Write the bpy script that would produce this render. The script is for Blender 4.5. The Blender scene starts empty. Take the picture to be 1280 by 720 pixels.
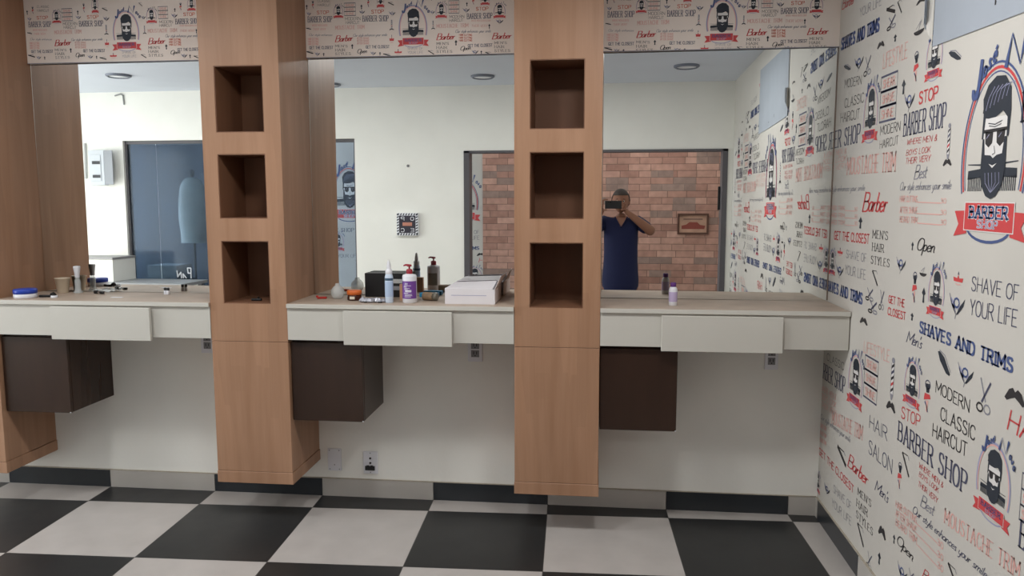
import bpy, bmesh, math, random
from mathutils import Vector, Matrix
random.seed(7)
COL = bpy.context.scene.collection
PI = math.pi

# ------------------------------------------------------------------ helpers
class MB:
    """collects geometry for one mesh object"""
    def __init__(s): s.v=[]; s.f=[]; s.m=[]; s.smooth=set()
    def add(s, verts, faces, mi=0, smooth=False):
        o=len(s.v); s.v += [tuple(p) for p in verts]
        for f in faces:
            if smooth: s.smooth.add(len(s.f))
            s.f.append([i+o for i in f]); s.m.append(mi)
    def box(s, x0,x1,y0,y1,z0,z1, mi=0, mat=None):
        v=[(x0,y0,z0),(x1,y0,z0),(x1,y1,z0),(x0,y1,z0),(x0,y0,z1),(x1,y0,z1),(x1,y1,z1),(x0,y1,z1)]
        if mat: v=[tuple(mat@Vector(p)) for p in v]
        s.add(v,[(0,3,2,1),(4,5,6,7),(0,1,5,4),(1,2,6,5),(2,3,7,6),(3,0,4,7)],mi)
    def rbox(s, x0,x1,y0,y1,z0,z1, r=.003, mi=0, seg=2, mat=None):
        bm=bmesh.new(); bmesh.ops.create_cube(bm,size=1)
        for v in bm.verts: v.co=Vector(((x0+x1)/2+v.co.x*(x1-x0),(y0+y1)/2+v.co.y*(y1-y0),(z0+z1)/2+v.co.z*(z1-z0)))
        bmesh.ops.bevel(bm,geom=bm.edges[:],offset=min(r,.49*min(x1-x0,y1-y0,z1-z0)),segments=seg,profile=.5,affect='EDGES')
        bm.verts.index_update()
        vs=[(mat@v.co if mat else v.co) for v in bm.verts]
        s.add(vs,[[v.index for v in f.verts] for f in bm.faces],mi); bm.free()
    def lathe(s, prof, c=(0,0,0), n=24, mi=0, mat=None, sx=1, sy=1, cap=True, smooth=True):
        vs=[]; k=len(prof)
        for (r,z) in prof:
            for i in range(n):
                a=2*PI*i/n; p=Vector((c[0]+r*math.cos(a)*sx,c[1]+r*math.sin(a)*sy,c[2]+z)); vs.append(mat@p if mat else p)
        fs=[(j*n+i,j*n+(i+1)%n,(j+1)*n+(i+1)%n,(j+1)*n+i) for j in range(k-1) for i in range(n)]
        s.add(vs,fs,mi,smooth)
        if cap:
            s.add([vs[i] for i in range(n)],[tuple(reversed(range(n)))],mi)
            s.add([vs[(k-1)*n+i] for i in range(n)],[tuple(range(n))],mi)
    def tube(s, pts, r, n=8, mi=0):
        pts=[Vector(p) for p in pts]; vs=[]
        for i,p in enumerate(pts):
            d=(pts[min(i+1,len(pts)-1)]-pts[max(i-1,0)]).normalized()
            a=d.cross(Vector((0,0,1)) if abs(d.z)<.9 else Vector((1,0,0))).normalized(); b=d.cross(a)
            rr=r[i] if isinstance(r,(list,tuple)) else r
            for k in range(n): t=2*PI*k/n; vs.append(p+(a*math.cos(t)+b*math.sin(t))*rr)
        m=len(pts)
        s.add(vs,[(j*n+i,(j+1)*n+i,(j+1)*n+(i+1)%n,j*n+(i+1)%n) for j in range(m-1) for i in range(n)],mi,True)
        s.add(vs[:n],[tuple(range(n))],mi); s.add(vs[-n:],[tuple(reversed(range(n)))],mi)
    def build(s, name, mats, parent=None, kind=None):
        me=bpy.data.meshes.new(name); me.from_pydata(s.v,[],s.f); me.validate(clean_customdata=False)
        if not isinstance(mats,(list,tuple)): mats=[mats]
        for m in mats: me.materials.append(m)
        if len(me.polygons)==len(s.f):
            for i,p in enumerate(me.polygons): p.material_index=s.m[i]; p.use_smooth=(i in s.smooth)
        me.update()
        o=bpy.data.objects.new(name,me); COL.objects.link(o)
        if parent is not None: o.parent=parent
        if kind: o['kind']=kind
        return o
def thing(name,label,cat,loc=(0,0,0),rz=0,group=None):
    o=bpy.data.objects.new(name,None); COL.objects.link(o); o.empty_display_size=.05
    o.location=loc; o.rotation_euler=(0,0,rz); o['label']=label; o['category']=cat
    if group: o['group']=group
    return o
def tag(o,label,cat,group=None):
    o['label']=label; o['category']=cat
    if group: o['group']=group
    return o

# ------------------------------------------------------------------ materials
DARK_TILE=(39,40,41); PALE_TILE=(180,175,171)
def lin(c): return tuple(((x/255)/12.92 if x/255<=.04045 else ((x/255+.055)/1.055)**2.4) for x in c)
def mat(name, rgb, rough=.5, metal=0, var=0., vscale=6., bump=0., bscale=80, spec=.5, alpha=None, trans=0, emit=0, ior=1.45, stretch=None):
    m=bpy.data.materials.new(name); m.use_nodes=True; nt=m.node_tree; N=nt.nodes; L=nt.links; p=N['Principled BSDF']
    c=lin(rgb); p.inputs['Base Color'].default_value=(*c,1); p.inputs['Roughness'].default_value=rough; p.inputs['Metallic'].default_value=metal
    p.inputs['Specular IOR Level'].default_value=spec; p.inputs['IOR'].default_value=ior
    if trans: p.inputs['Transmission Weight'].default_value=trans
    if alpha is not None: p.inputs['Alpha'].default_value=alpha
    if emit: p.inputs['Emission Color'].default_value=(*c,1); p.inputs['Emission Strength'].default_value=emit
    tc=N.new('ShaderNodeTexCoord')
    if var:
        mp=N.new('ShaderNodeMapping'); L.new(tc.outputs['Object'],mp.inputs[0])
        if stretch: mp.inputs['Scale'].default_value=stretch
        n=N.new('ShaderNodeTexNoise'); n.inputs['Scale'].default_value=vscale; n.inputs['Detail'].default_value=4; L.new(mp.outputs[0],n.inputs[0])
        mr=N.new('ShaderNodeMapRange'); mr.inputs[1].default_value=.3; mr.inputs[2].default_value=.7; mr.inputs[3].default_value=1-var; mr.inputs[4].default_value=1+var*.6; L.new(n.outputs[0],mr.inputs[0])
        mx=N.new('ShaderNodeVectorMath'); mx.operation='SCALE'; mx.inputs[0].default_value=c; L.new(mr.outputs[0],mx.inputs['Scale']); L.new(mx.outputs[0],p.inputs['Base Color'])
    if bump:
        n2=N.new('ShaderNodeTexNoise'); n2.inputs['Scale'].default_value=bscale; L.new(tc.outputs['Object'],n2.inputs[0])
        b=N.new('ShaderNodeBump'); b.inputs['Strength'].default_value=bump; b.inputs['Distance'].default_value=.002; L.new(n2.outputs[0],b.inputs['Height']); L.new(b.outputs[0],p.inputs['Normal'])
    return m
def wood_mat():
    m=bpy.data.materials.new('beech_laminate'); m.use_nodes=True; nt=m.node_tree; N=nt.nodes; L=nt.links; p=N['Principled BSDF']
    tc=N.new('ShaderNodeTexCoord')
    mp=N.new('ShaderNodeMapping'); mp.inputs['Scale'].default_value=(1,1,.07); L.new(tc.outputs['Object'],mp.inputs[0])
    n=N.new('ShaderNodeTexNoise'); n.inputs['Scale'].default_value=16; n.inputs['Detail'].default_value=5; n.inputs['Distortion'].default_value=.6; L.new(mp.outputs[0],n.inputs[0])
    mp2=N.new('ShaderNodeMapping'); mp2.inputs['Scale'].default_value=(1,1,.02); L.new(tc.outputs['Object'],mp2.inputs[0])
    n2=N.new('ShaderNodeTexNoise'); n2.inputs['Scale'].default_value=190; n2.inputs['Detail'].default_value=2; L.new(mp2.outputs[0],n2.inputs[0])
    # staves: blocks with differing tone
    mp3=N.new('ShaderNodeMapping'); mp3.inputs['Scale'].default_value=(12,12,1.4); L.new(tc.outputs['Object'],mp3.inputs[0])
    v=N.new('ShaderNodeTexVoronoi'); v.distance='CHEBYCHEV'; v.inputs['Scale'].default_value=1; v.inputs['Randomness'].default_value=.75; L.new(mp3.outputs[0],v.inputs[0])
    sp=N.new('ShaderNodeSeparateColor'); L.new(v.outputs['Color'],sp.inputs[0])
    r=N.new('ShaderNodeValToRGB'); e=r.color_ramp.elements
    e[0].position=.3; e[0].color=(*lin((158,120,93)),1); e[1].position=.72; e[1].color=(*lin((174,136,109)),1); L.new(n.outputs[0],r.inputs[0])
    def mul(col,fac,lo,hi):
        mr=N.new('ShaderNodeMapRange'); mr.inputs[3].default_value=lo; mr.inputs[4].default_value=hi; L.new(fac,mr.inputs[0])
        s=N.new('ShaderNodeVectorMath'); s.operation='SCALE'; L.new(col,s.inputs[0]); L.new(mr.outputs[0],s.inputs['Scale']); return s.outputs[0]
    o=mul(r.outputs[0],sp.outputs[0],.93,1.04); o=mul(o,n2.outputs[0],.94,1.04)
    L.new(o,p.inputs['Base Color']); p.inputs['Roughness'].default_value=.42; p.inputs['Specular IOR Level'].default_value=.35
    return m
def tile_mat():
    """60 cm chequered floor tiles, grid turned 1.84 degrees from the mirror wall"""
    m=bpy.data.materials.new('chequered_tiles'); m.use_nodes=True; nt=m.node_tree; N=nt.nodes; L=nt.links; p=N['Principled BSDF']
    tc=N.new('ShaderNodeTexCoord')
    sub=N.new('ShaderNodeVectorMath'); sub.operation='SUBTRACT'; sub.inputs[1].default_value=(1.8,-.1523,0); L.new(tc.outputs['Object'],sub.inputs[0])
    rot=N.new('ShaderNodeVectorRotate'); rot.rotation_type='Z_AXIS'; rot.inputs['Angle'].default_value=-.03218; L.new(sub.outputs[0],rot.inputs['Vector'])
    sc=N.new('ShaderNodeVectorMath'); sc.operation='SCALE'; sc.inputs['Scale'].default_value=1/.6; L.new(rot.outputs[0],sc.inputs[0])
    sp=N.new('ShaderNodeSeparateXYZ'); L.new(sc.outputs[0],sp.inputs[0])
    def M(op,a,b=None):
        n=N.new('ShaderNodeMath'); n.operation=op
        for i,x in enumerate((a,b)):
            if x is None: continue
            if isinstance(x,(int,float)): n.inputs[i].default_value=x
            else: L.new(x,n.inputs[i])
        return n.outputs[0]
    fx=M('FLOOR',sp.outputs[0]); fy=M('FLOOR',sp.outputs[1]); par=M('FLOORED_MODULO',M('ADD',fx,fy),2.)
    # grout
    gx=M('ABSOLUTE',M('SUBTRACT',M('FRACT',sp.outputs[0]),.5)); gy=M('ABSOLUTE',M('SUBTRACT',M('FRACT',sp.outputs[1]),.5))
    g=M('GREATER_THAN',M('MAXIMUM',gx,gy),.4972)
    wn=N.new('ShaderNodeTexWhiteNoise'); wn.noise_dimensions='2D'; cv=N.new('ShaderNodeCombineXYZ'); L.new(fx,cv.inputs[0]); L.new(fy,cv.inputs[1]); L.new(cv.outputs[0],wn.inputs['Vector'])
    n=N.new('ShaderNodeTexNoise'); n.inputs['Scale'].default_value=7; n.inputs['Detail'].default_value=6; L.new(tc.outputs['Object'],n.inputs[0])
    mx=N.new('ShaderNodeMix'); mx.data_type='RGBA'; L.new(par,mx.inputs[0]); mx.inputs[6].default_value=(*lin(PALE_TILE),1); mx.inputs[7].default_value=(*lin(DARK_TILE),1)
    mr=N.new('ShaderNodeMapRange'); mr.inputs[1].default_value=.3; mr.inputs[2].default_value=.7; mr.inputs[3].default_value=.93; mr.inputs[4].default_value=1.05; L.new(n.outputs[0],mr.inputs[0])
    s1=N.new('ShaderNodeVectorMath'); s1.operation='SCALE'; L.new(mx.outputs[2],s1.inputs[0]); L.new(mr.outputs[0],s1.inputs['Scale'])
    mg=N.new('ShaderNodeMix'); mg.data_type='RGBA'; L.new(g,mg.inputs[0]); L.new(s1.outputs[0],mg.inputs[6]); mg.inputs[7].default_value=(*lin((70,68,66)),1)
    L.new(mg.outputs[2],p.inputs['Base Color'])
    rr=N.new('ShaderNodeMapRange'); rr.inputs[3].default_value=.28; rr.inputs[4].default_value=.45; L.new(n.outputs[0],rr.inputs[0]); L.new(rr.outputs[0],p.inputs['Roughness'])
    return m
def brick_mat():
    m=bpy.data.materials.new('brick_cladding'); m.use_nodes=True; nt=m.node_tree; N=nt.nodes; L=nt.links; p=N['Principled BSDF']
    tc=N.new('ShaderNodeTexCoord'); sp=N.new('ShaderNodeSeparateXYZ'); L.new(tc.outputs['Object'],sp.inputs[0]); cv=N.new('ShaderNodeCombineXYZ'); L.new(sp.outputs[0],cv.inputs[0]); L.new(sp.outputs[2],cv.inputs[1])
    b=N.new('ShaderNodeTexBrick'); L.new(cv.outputs[0],b.inputs['Vector'])
    b.inputs['Scale'].default_value=1; b.inputs['Brick Width'].default_value=.26; b.inputs['Row Height'].default_value=.078; b.inputs['Mortar Size'].default_value=.004; b.inputs['Mortar Smooth'].default_value=.3; b.inputs['Bias'].default_value=-.1
    b.offset_frequency=2; b.offset=.5; b.squash=.85; b.squash_frequency=3
    b.inputs['Color1'].default_value=(*lin((202,160,143)),1); b.inputs['Color2'].default_value=(*lin((160,118,104)),1); b.inputs['Mortar'].default_value=(*lin((132,104,92)),1)
    # per-brick grey ones
    v=N.new('ShaderNodeTexWhiteNoise'); v.noise_dimensions='2D'
    mp=N.new('ShaderNodeVectorMath'); mp.operation='DIVIDE'; mp.inputs[1].default_value=(.26,.078,1); L.new(cv.outputs[0],mp.inputs[0])
    fl=N.new('ShaderNodeVectorMath'); fl.operation='FLOOR'; L.new(mp.outputs[0],fl.inputs[0]); L.new(fl.outputs[0],v.inputs['Vector'])
    gt=N.new('ShaderNodeMath'); gt.operation='GREATER_THAN'; gt.inputs[1].default_value=.80; L.new(v.outputs['Value'],gt.inputs[0])
    fa=N.new('ShaderNodeMath'); fa.operation='MULTIPLY'; fa.inputs[1].default_value=.7; L.new(gt.outputs[0],fa.inputs[0])
    n=N.new('ShaderNodeTexNoise'); n.inputs['Scale'].default_value=14; n.inputs['Detail'].default_value=4; L.new(tc.outputs['Object'],n.inputs[0])
    mx=N.new('ShaderNodeMix'); mx.data_type='RGBA'; L.new(fa.outputs[0],mx.inputs[0]); L.new(b.outputs['Color'],mx.inputs[6]); mx.inputs[7].default_value=(*lin((142,126,118)),1)
    mr=N.new('ShaderNodeMapRange'); mr.inputs[1].default_value=.3; mr.inputs[2].default_value=.7; mr.inputs[3].default_value=.85; mr.inputs[4].default_value=1.1; L.new(n.outputs[0],mr.inputs[0])
    s=N.new('ShaderNodeVectorMath'); s.operation='SCALE'; L.new(mx.outputs[2],s.inputs[0]); L.new(mr.outputs[0],s.inputs['Scale']); L.new(s.outputs[0],p.inputs['Base Color'])
    bp=N.new('ShaderNodeBump'); bp.inputs['Strength'].default_value=.5; bp.inputs['Distance'].default_value=.006; bp.invert=True; L.new(b.outputs['Fac'],bp.inputs['Height']); L.new(bp.outputs[0],p.inputs['Normal'])
    p.inputs['Roughness'].default_value=.8
    return m
def tinted_glass():
    m=bpy.data.materials.new('blue_tinted_glass'); m.use_nodes=True; nt=m.node_tree; N=nt.nodes; L=nt.links; N.remove(N['Principled BSDF']); out=N['Material Output']
    t=N.new('ShaderNodeBsdfTransparent'); t.inputs[0].default_value=(.36,.42,.48,1)
    g=N.new('ShaderNodeBsdfGlossy'); g.inputs['Roughness'].default_value=.12; g.inputs[0].default_value=(.7,.75,.82,1)
    d=N.new('ShaderNodeBsdfDiffuse'); d.inputs[0].default_value=(*lin((92,106,122)),1)
    fr=N.new('ShaderNodeFresnel'); fr.inputs[0].default_value=1.3
    n=N.new('ShaderNodeTexNoise'); n.inputs['Scale'].default_value=2.2; tc=N.new('ShaderNodeTexCoord'); L.new(tc.outputs['Object'],n.inputs[0])
    mr=N.new('ShaderNodeMapRange'); mr.inputs[1].default_value=.35; mr.inputs[2].default_value=.7; mr.inputs[3].default_value=.12; mr.inputs[4].default_value=.34; L.new(n.outputs[0],mr.inputs[0])
    a=N.new('ShaderNodeMixShader'); L.new(mr.outputs[0],a.inputs[0]); L.new(t.outputs[0],a.inputs[1]); L.new(d.outputs[0],a.inputs[2])
    b=N.new('ShaderNodeMixShader'); L.new(fr.outputs[0],b.inputs[0]); L.new(a.outputs[0],b.inputs[1]); L.new(g.outputs[0],b.inputs[2]); L.new(b.outputs[0],out.inputs[0])
    return m
CLEARGLASS=tinted_glass(); CLEARGLASS.name='pale_tinted_glass'
for n in CLEARGLASS.node_tree.nodes:
    if n.type=='BSDF_TRANSPARENT': n.inputs[0].default_value=(.80,.86,.93,1)
    if n.type=='MAP_RANGE': n.inputs[3].default_value=.04; n.inputs[4].default_value=.10
WOOD=wood_mat(); TILES=tile_mat(); BRICK=brick_mat(); GLASS=tinted_glass()
CREAM=mat('cream_wall_paint',(240,240,234),.75,var=.035,vscale=3,bump=.25,bscale=60)
CEIL=mat('white_ceiling_paint',(218,224,234),.8,var=.03,vscale=2)
PAPER=mat('printed_wallpaper',(205,202,195),.6,var=.03,vscale=3)
PAPER2=mat('printed_wallpaper_band',(236,224,214),.6,var=.05,vscale=3)
PLASTER=mat('bare_white_plaster',(166,174,184),.7,var=.04,vscale=8)
INK={'k':mat('black_ink',(50,48,50),.6),'n':mat('navy_ink',(74,90,136),.6),'r':mat('red_ink',(204,74,76),.6),'p':mat('pale_red_ink',(228,176,168),.6),
     'g':mat('grey_ink',(140,140,150),.6),'d':mat('slate_ink',(82,84,106),.6),'w':mat('white_ink',(226,224,222),.6),'l':mat('lilac_ink',(158,160,190),.6),'o':mat('orange_red_ink',(208,112,88),.6),'h':mat('charcoal_ink',(44,50,60),.6)}
INKS=['k','n','r','p','g','d','w','l','o','h']; INKIX={c:i+1 for i,c in enumerate(INKS)}
MIRROR=mat('silvered_mirror',(249,252,250),.0,metal=1)
WHITE_LAM=mat('white_laminate',(200,198,190),.35,var=.02,vscale=5,spec=.4)
TOP_LAM=mat('dusty_grey_laminate',(180,163,147),.45,var=.12,vscale=9,spec=.4)
DARK_LAM=mat('wenge_laminate',(54,38,30),.27,var=.10,vscale=14,stretch=(1,1,.15),spec=.5)
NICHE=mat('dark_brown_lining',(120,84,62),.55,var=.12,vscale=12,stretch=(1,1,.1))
BLACK=mat('black_plastic',(22,22,24),.4); WHITEP=mat('white_plastic',(228,230,236),.35); GREYP=mat('grey_plastic',(130,130,134),.45)
CHROME=mat('brushed_metal',(190,190,192),.25,metal=1); FRAME=mat('dark_grey_aluminium',(88,86,90),.45)

# ------------------------------------------------------------------ stroke lettering and printed motifs
G={
'A':(.62,['0,0 .31,1 .62,0','.12,.36 .5,.36']),'B':(.58,['0,0 0,1','~0,1 .3,1 .47,.9 .47,.63 .3,.53 0,.53','~0,.53 .36,.53 .55,.4 .55,.14 .38,0 0,0']),
'C':(.58,['~.56,.78 .46,.96 .28,1 .1,.9 .01,.65 .01,.35 .1,.1 .28,0 .46,.04 .56,.22']),'D':(.6,['0,0 0,1','~0,1 .3,1 .5,.86 .58,.5 .5,.14 .3,0 0,0']),
'E':(.5,['.5,1 0,1 0,0 .5,0','0,.52 .4,.52']),'F':(.48,['.48,1 0,1 0,0','0,.52 .38,.52']),
'G':(.6,['~.56,.8 .46,.96 .28,1 .1,.9 .01,.65 .01,.35 .1,.1 .3,0 .5,.06 .58,.2','.58,.2 .58,.45 .34,.45']),
'H':(.58,['0,0 0,1','.58,0 .58,1','0,.52 .58,.52']),'I':(.04,['.02,0 .02,1']),'J':(.4,['~.38,1 .38,.3 .3,.05 .15,0 .03,.1 0,.25']),
'K':(.56,['0,0 0,1','.54,1 0,.42','.2,.6 .56,0']),'L':(.46,['0,1 0,0 .46,0']),'M':(.72,['0,0 0,1 .36,.3 .72,1 .72,0']),'N':(.6,['0,0 0,1 .6,0 .6,1']),
'O':(.62,['~.31,1 .12,.92 .01,.68 .01,.32 .12,.08 .31,0 .5,.08 .61,.32 .61,.68 .5,.92 .31,1']),'P':(.54,['0,0 0,1','~0,1 .32,1 .5,.9 .52,.7 .44,.52 .28,.46 0,.46']),
'R':(.58,['0,0 0,1','~0,1 .32,1 .5,.9 .52,.72 .44,.56 .28,.5 0,.5','.26,.5 .58,0']),
'S':(.54,['~.5,.8 .42,.96 .26,1 .08,.93 .03,.76 .12,.6 .28,.51 .44,.42 .52,.25 .46,.08 .27,0 .08,.05 .01,.22']),
'T':(.56,['0,1 .56,1','.28,1 .28,0']),'U':(.58,['~0,1 0,.3 .1,.05 .29,0 .48,.05 .58,.3 .58,1']),'V':(.6,['0,1 .3,0 .6,1']),'W':(.84,['0,1 .2,0 .42,.8 .64,0 .84,1']),
'Y':(.56,['0,1 .28,.48 .56,1','.28,.48 .28,0']),'&':(.6,['~.6,0 .3,.5 .14,.75 .2,.96 .34,.98 .4,.8 .3,.6 .05,.35 .05,.1 .2,0 .4,.08 .56,.4']),"'":(.06,['.04,1 .02,.78']),
'0':(.5,['~.25,1 .06,.85 .01,.5 .06,.15 .25,0 .44,.15 .49,.5 .44,.85 .25,1']),'3':(.48,['~.03,.85 .22,1 .42,.88 .4,.63 .18,.52','~.18,.52 .44,.42 .46,.15 .25,0 .02,.14']),
'a':(.42,['~.36,.45 .2,.5 .05,.38 .03,.15 .14,.02 .3,.1 .36,.3','~.37,.5 .35,.2 .38,.03 .46,.05']),'b':(.38,['~.05,1 .04,.5 .04,0','~.04,.35 .18,.5 .34,.4 .34,.12 .2,0 .04,.08']),
'c':(.34,['~.32,.4 .2,.5 .05,.38 .03,.14 .16,0 .34,.1']),'e':(.36,['~.04,.25 .32,.3 .28,.46 .17,.5 .05,.38 .03,.15 .16,0 .36,.1']),
'é':(.36,['~.04,.25 .32,.3 .28,.46 .17,.5 .05,.38 .03,.15 .16,0 .36,.1','.16,.6 .28,.8']),
'h':(.4,['~.06,1 .04,.5 .04,0','~.04,.3 .16,.48 .3,.45 .33,.3 .33,.08 .42,.02']),'i':(.14,['~.06,.5 .05,.1 .16,.02','.07,.68 .08,.74']),'l':(.16,['~.08,1 .06,.5 .07,.08 .18,.02']),
'm':(.6,['~.04,.5 .04,0','~.04,.3 .15,.5 .27,.42 .28,0','~.28,.3 .4,.5 .52,.42 .53,.08 .62,.02']),'n':(.4,['~.04,.5 .04,0','~.04,.3 .16,.5 .3,.42 .32,.08 .42,.02']),
'o':(.38,['~.18,.5 .05,.4 .03,.15 .17,0 .32,.12 .33,.38 .18,.5 .4,.45']),'p':(.4,['~.06,.5 .04,0 .02,-.4','~.04,.35 .18,.5 .34,.4 .34,.12 .2,0 .04,.08']),
'r':(.3,['~.05,.5 .05,0','~.05,.28 .14,.46 .3,.46']),'s':(.3,['~.28,.42 .16,.5 .06,.4 .15,.28 .27,.16 .2,.02 .03,.06']),'t':(.26,['~.1,.8 .09,.2 .14,.02 .26,.05','0,.5 .24,.52']),
'u':(.4,['~.04,.5 .04,.12 .16,.0 .3,.12 .34,.5','~.34,.5 .34,.1 .42,.02']),'v':(.36,['~.02,.5 .14,.02 .34,.5']),'y':(.38,['~.04,.5 .05,.15 .18,.04 .32,.2','~.34,.5 .3,0 .2,-.35 .05,-.35']),
' ':(.26,[]),
}
STY={'sans':(.15,.14,0,0),'sansl':(.10,.09,0,0),'thin':(.075,.07,0,0),'thinr':(.10,.09,0,.15),'serif':(.15,.06,1,0),'serifc':(.13,.06,1,0),'slab':(.27,.17,2,0),'script':(.10,.07,0,.28),'scriptb':(.15,.07,0,.28)}
def catmull(P,n=4):
    out=[]
    for i in range(len(P)-1):
        p0=P[max(i-1,0)];p1=P[i];p2=P[i+1];p3=P[min(i+2,len(P)-1)]
        for k in range(n):
            t=k/n; out.append(tuple(.5*((2*p1[j])+(-p0[j]+p2[j])*t+(2*p0[j]-5*p1[j]+4*p2[j]-p3[j])*t*t+(-p0[j]+3*p1[j]-3*p2[j]+p3[j])*t**3) for j in (0,1)))
    out.append(P[-1]); return out
GL={}
for k,(w,ss) in G.items():
    ls=[]
    for s in ss:
        sm=s[0]=='~'; pts=[tuple(float(x) for x in a.split(',')) for a in s.lstrip('~').split()]
        ls.append((catmull(pts,3) if sm else pts, sm))
    GL[k]=(w,ls)
class Print:
    """flat printed shapes (u,v) on a wall; to3 maps (u,v,layer) to the wall plane"""
    def __init__(s,mb,to3,clip=None): s.mb=mb; s.to3=to3; s.clip=clip
    def poly(s,pts,c,layer=1):
        if s.clip:
            a=s.clip
            def cut(P,ax,val,sg):
                o=[]
                for i in range(len(P)):
                    p,q=P[i-1],P[i]; ip=sg*(p[ax]-val)>=0; iq=sg*(q[ax]-val)>=0
                    if ip!=iq:
                        t=(val-p[ax])/(q[ax]-p[ax]); o.append((p[0]+t*(q[0]-p[0]),p[1]+t*(q[1]-p[1])))
                    if iq: o.append(q)
                return o
            for ax,val,sg in ((0,a[0],1),(0,a[1],-1),(1,a[2],1),(1,a[3],-1)):
                if len(pts)>2: pts=cut(pts,ax,val,sg)
            if len(pts)<3: return
        s.mb.add([s.to3(u,v,layer) for u,v in pts],[tuple(range(len(pts)))],INKIX[c])
    def stroke(s,pts,w,c,layer=1,closed=False,w2=None):
        P=list(pts)+([pts[0]] if closed else [])
        n=len(P); L=[];Rr=[]
        for i in range(n):
            a=P[i-1] if i>0 else (P[-2] if closed else P[0]); b=P[i+1] if i<n-1 else (P[1] if closed else P[-1])
            dx,dy=b[0]-a[0],b[1]-a[1]; l=math.hypot(dx,dy) or 1; hw=w/2
            if w2 is not None: hw=(w*abs(dy)/l+w2*abs(dx)/l)/2
            L.append((P[i][0]-dy/l*hw,P[i][1]+dx/l*hw)); Rr.append((P[i][0]+dy/l*hw,P[i][1]-dx/l*hw))
        for i in range(n-1): s.poly([L[i],Rr[i],Rr[i+1],L[i+1]],c,layer)
    def segs(s,pts,wv,wh,c,layer):
        for (a,b) in zip(pts,pts[1:]):
            dx,dy=b[0]-a[0],b[1]-a[1]; l=math.hypot(dx,dy)
            if l<1e-6: continue
            w=(wv*abs(dy)+wh*abs(dx))/l/2; e=min(w,.012)*.7; ux,uy=dx/l,dy/l
            a2=(a[0]-ux*e,a[1]-uy*e); b2=(b[0]+ux*e,b[1]+uy*e)
            s.poly([(a2[0]-uy*w,a2[1]+ux*w),(a2[0]+uy*w,a2[1]-ux*w),(b2[0]+uy*w,b2[1]-ux*w),(b2[0]-uy*w,b2[1]+ux*w)],c,layer)
    def text(s,txt,c,sty,u0,v0,u1,v1,h,layer=1,fat=1.):
        wv,wh,serif,slant=STY[sty]; wv*=fat; wh*=fat
        gap=.16 if sty[:6]!='script' else .02
        if serif: gap=.24
        W=sum(GL[ch][0]+gap for ch in txt)-gap
        k=(u1-u0)/W; sl=(v1-v0)/(u1-u0) if abs(u1-u0)>1e-6 else 0
        kw=min(1.,max(.55,abs(k)/h*1.15)); x=0
        T=lambda px,py:(u0+(px+py*slant)*k, v0+sl*(px*k)+py*h)
        for ch in txt:
            w,ls=GL[ch]
            for pts,sm in ls:
                Q=[T(x+a,b) for a,b in pts]
                if sm: s.stroke(Q,wv*h*kw,c,layer,w2=wh*h)
                else: s.segs(Q,wv*h*kw,wh*h,c,layer)
                if serif and ch not in "&'":
                    for (a,b),nb in ((pts[0],pts[1]),(pts[-1],pts[-2])):
                        if (b<.01 or b>.99) and abs(nb[1]-b)>.3:
                            hw=.13 if serif==1 else .17; p,q=T(x+a-hw,b),T(x+a+hw,b); th=(.05 if serif==1 else .12)*h*fat
                            s.segs([p,q],th,th,c,layer)
            x+=w+gap
    def icon(s,kind,u0,v0,u1,v1):
        du,dv=u1-u0,v1-v0
        P=lambda *xy:[(u0+a*du,v0+b*dv) for a,b in xy]
        def ell(cx,cy,rx,ry,n=20,a0=0,a1=2*PI): return [(u0+(cx+rx*math.cos(a0+(a1-a0)*i/n))*du,v0+(cy+ry*math.sin(a0+(a1-a0)*i/n))*dv) for i in range(n+(0 if a1-a0>6.2 else 1))]
        S=min(abs(du),abs(dv)); SL=max(abs(du),abs(dv))
        if kind=='moustache':
            s.poly(P((.5,.75),(.38,.95),(.2,.8),(.0,.25),(.12,.12),(.3,.3),(.5,.45)),'k'); s.poly(P((.5,.75),(.5,.45),(.7,.3),(.88,.12),(1,.25),(.8,.8),(.62,.95)),'k')
        elif kind=='razor':
            s.stroke(P((.05,.95),(.95,.05)),SL*.13,'k'); s.stroke(P((.05,.95),(.7,.98)),SL*.04,'k'); s.stroke(P((.7,.98),(.85,.8)),SL*.04,'g')
        elif kind=='scissors':
            s.stroke(P((.2,.98),(.6,.35)),SL*.06,'g'); s.stroke(P((.85,.95),(.35,.3)),SL*.08,'d')
            s.stroke(ell(.72,.16,.2,.13,10),SL*.05,'g',closed=True); s.stroke(ell(.25,.13,.2,.12,10),SL*.06,'k',closed=True)
        elif kind=='comb':
            s.poly(P((.0,.95),(.15,1),(.5,.8),(1,.1),(.95,0),(.7,.05),(.2,.55)),'h'); s.stroke(P((.12,1.05),(.55,.9),(1.02,.2)),SL*.035,'g')
        elif kind=='bowl':
            s.poly(ell(.5,.35,.5,.32,10,PI,2*PI),'k'); s.stroke(P((.45,.35),(.7,1)),SL*.04,'g'); s.stroke(P((.2,.5),(.6,.9)),SL*.03,'g')
        elif kind=='brush':
            s.poly(P((.5,1),(.9,.62),(.62,.5),(.7,.05),(.5,0),(.3,.05),(.38,.5),(.1,.62)),'h')
        elif kind=='laurel':
            s.stroke(P((.05,.95),(.25,.45),(.5,.1)),SL*.04,'g'); s.poly(P((.98,.85),(.72,.5),(.5,.08),(.62,.12),(.9,.5)),'h'); s.poly(P((.1,.75),(.2,.45),(.5,.08),(.42,.4)),'l'); s.stroke(P((.5,.1),(.45,-.12)),SL*.03,'g')
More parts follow.
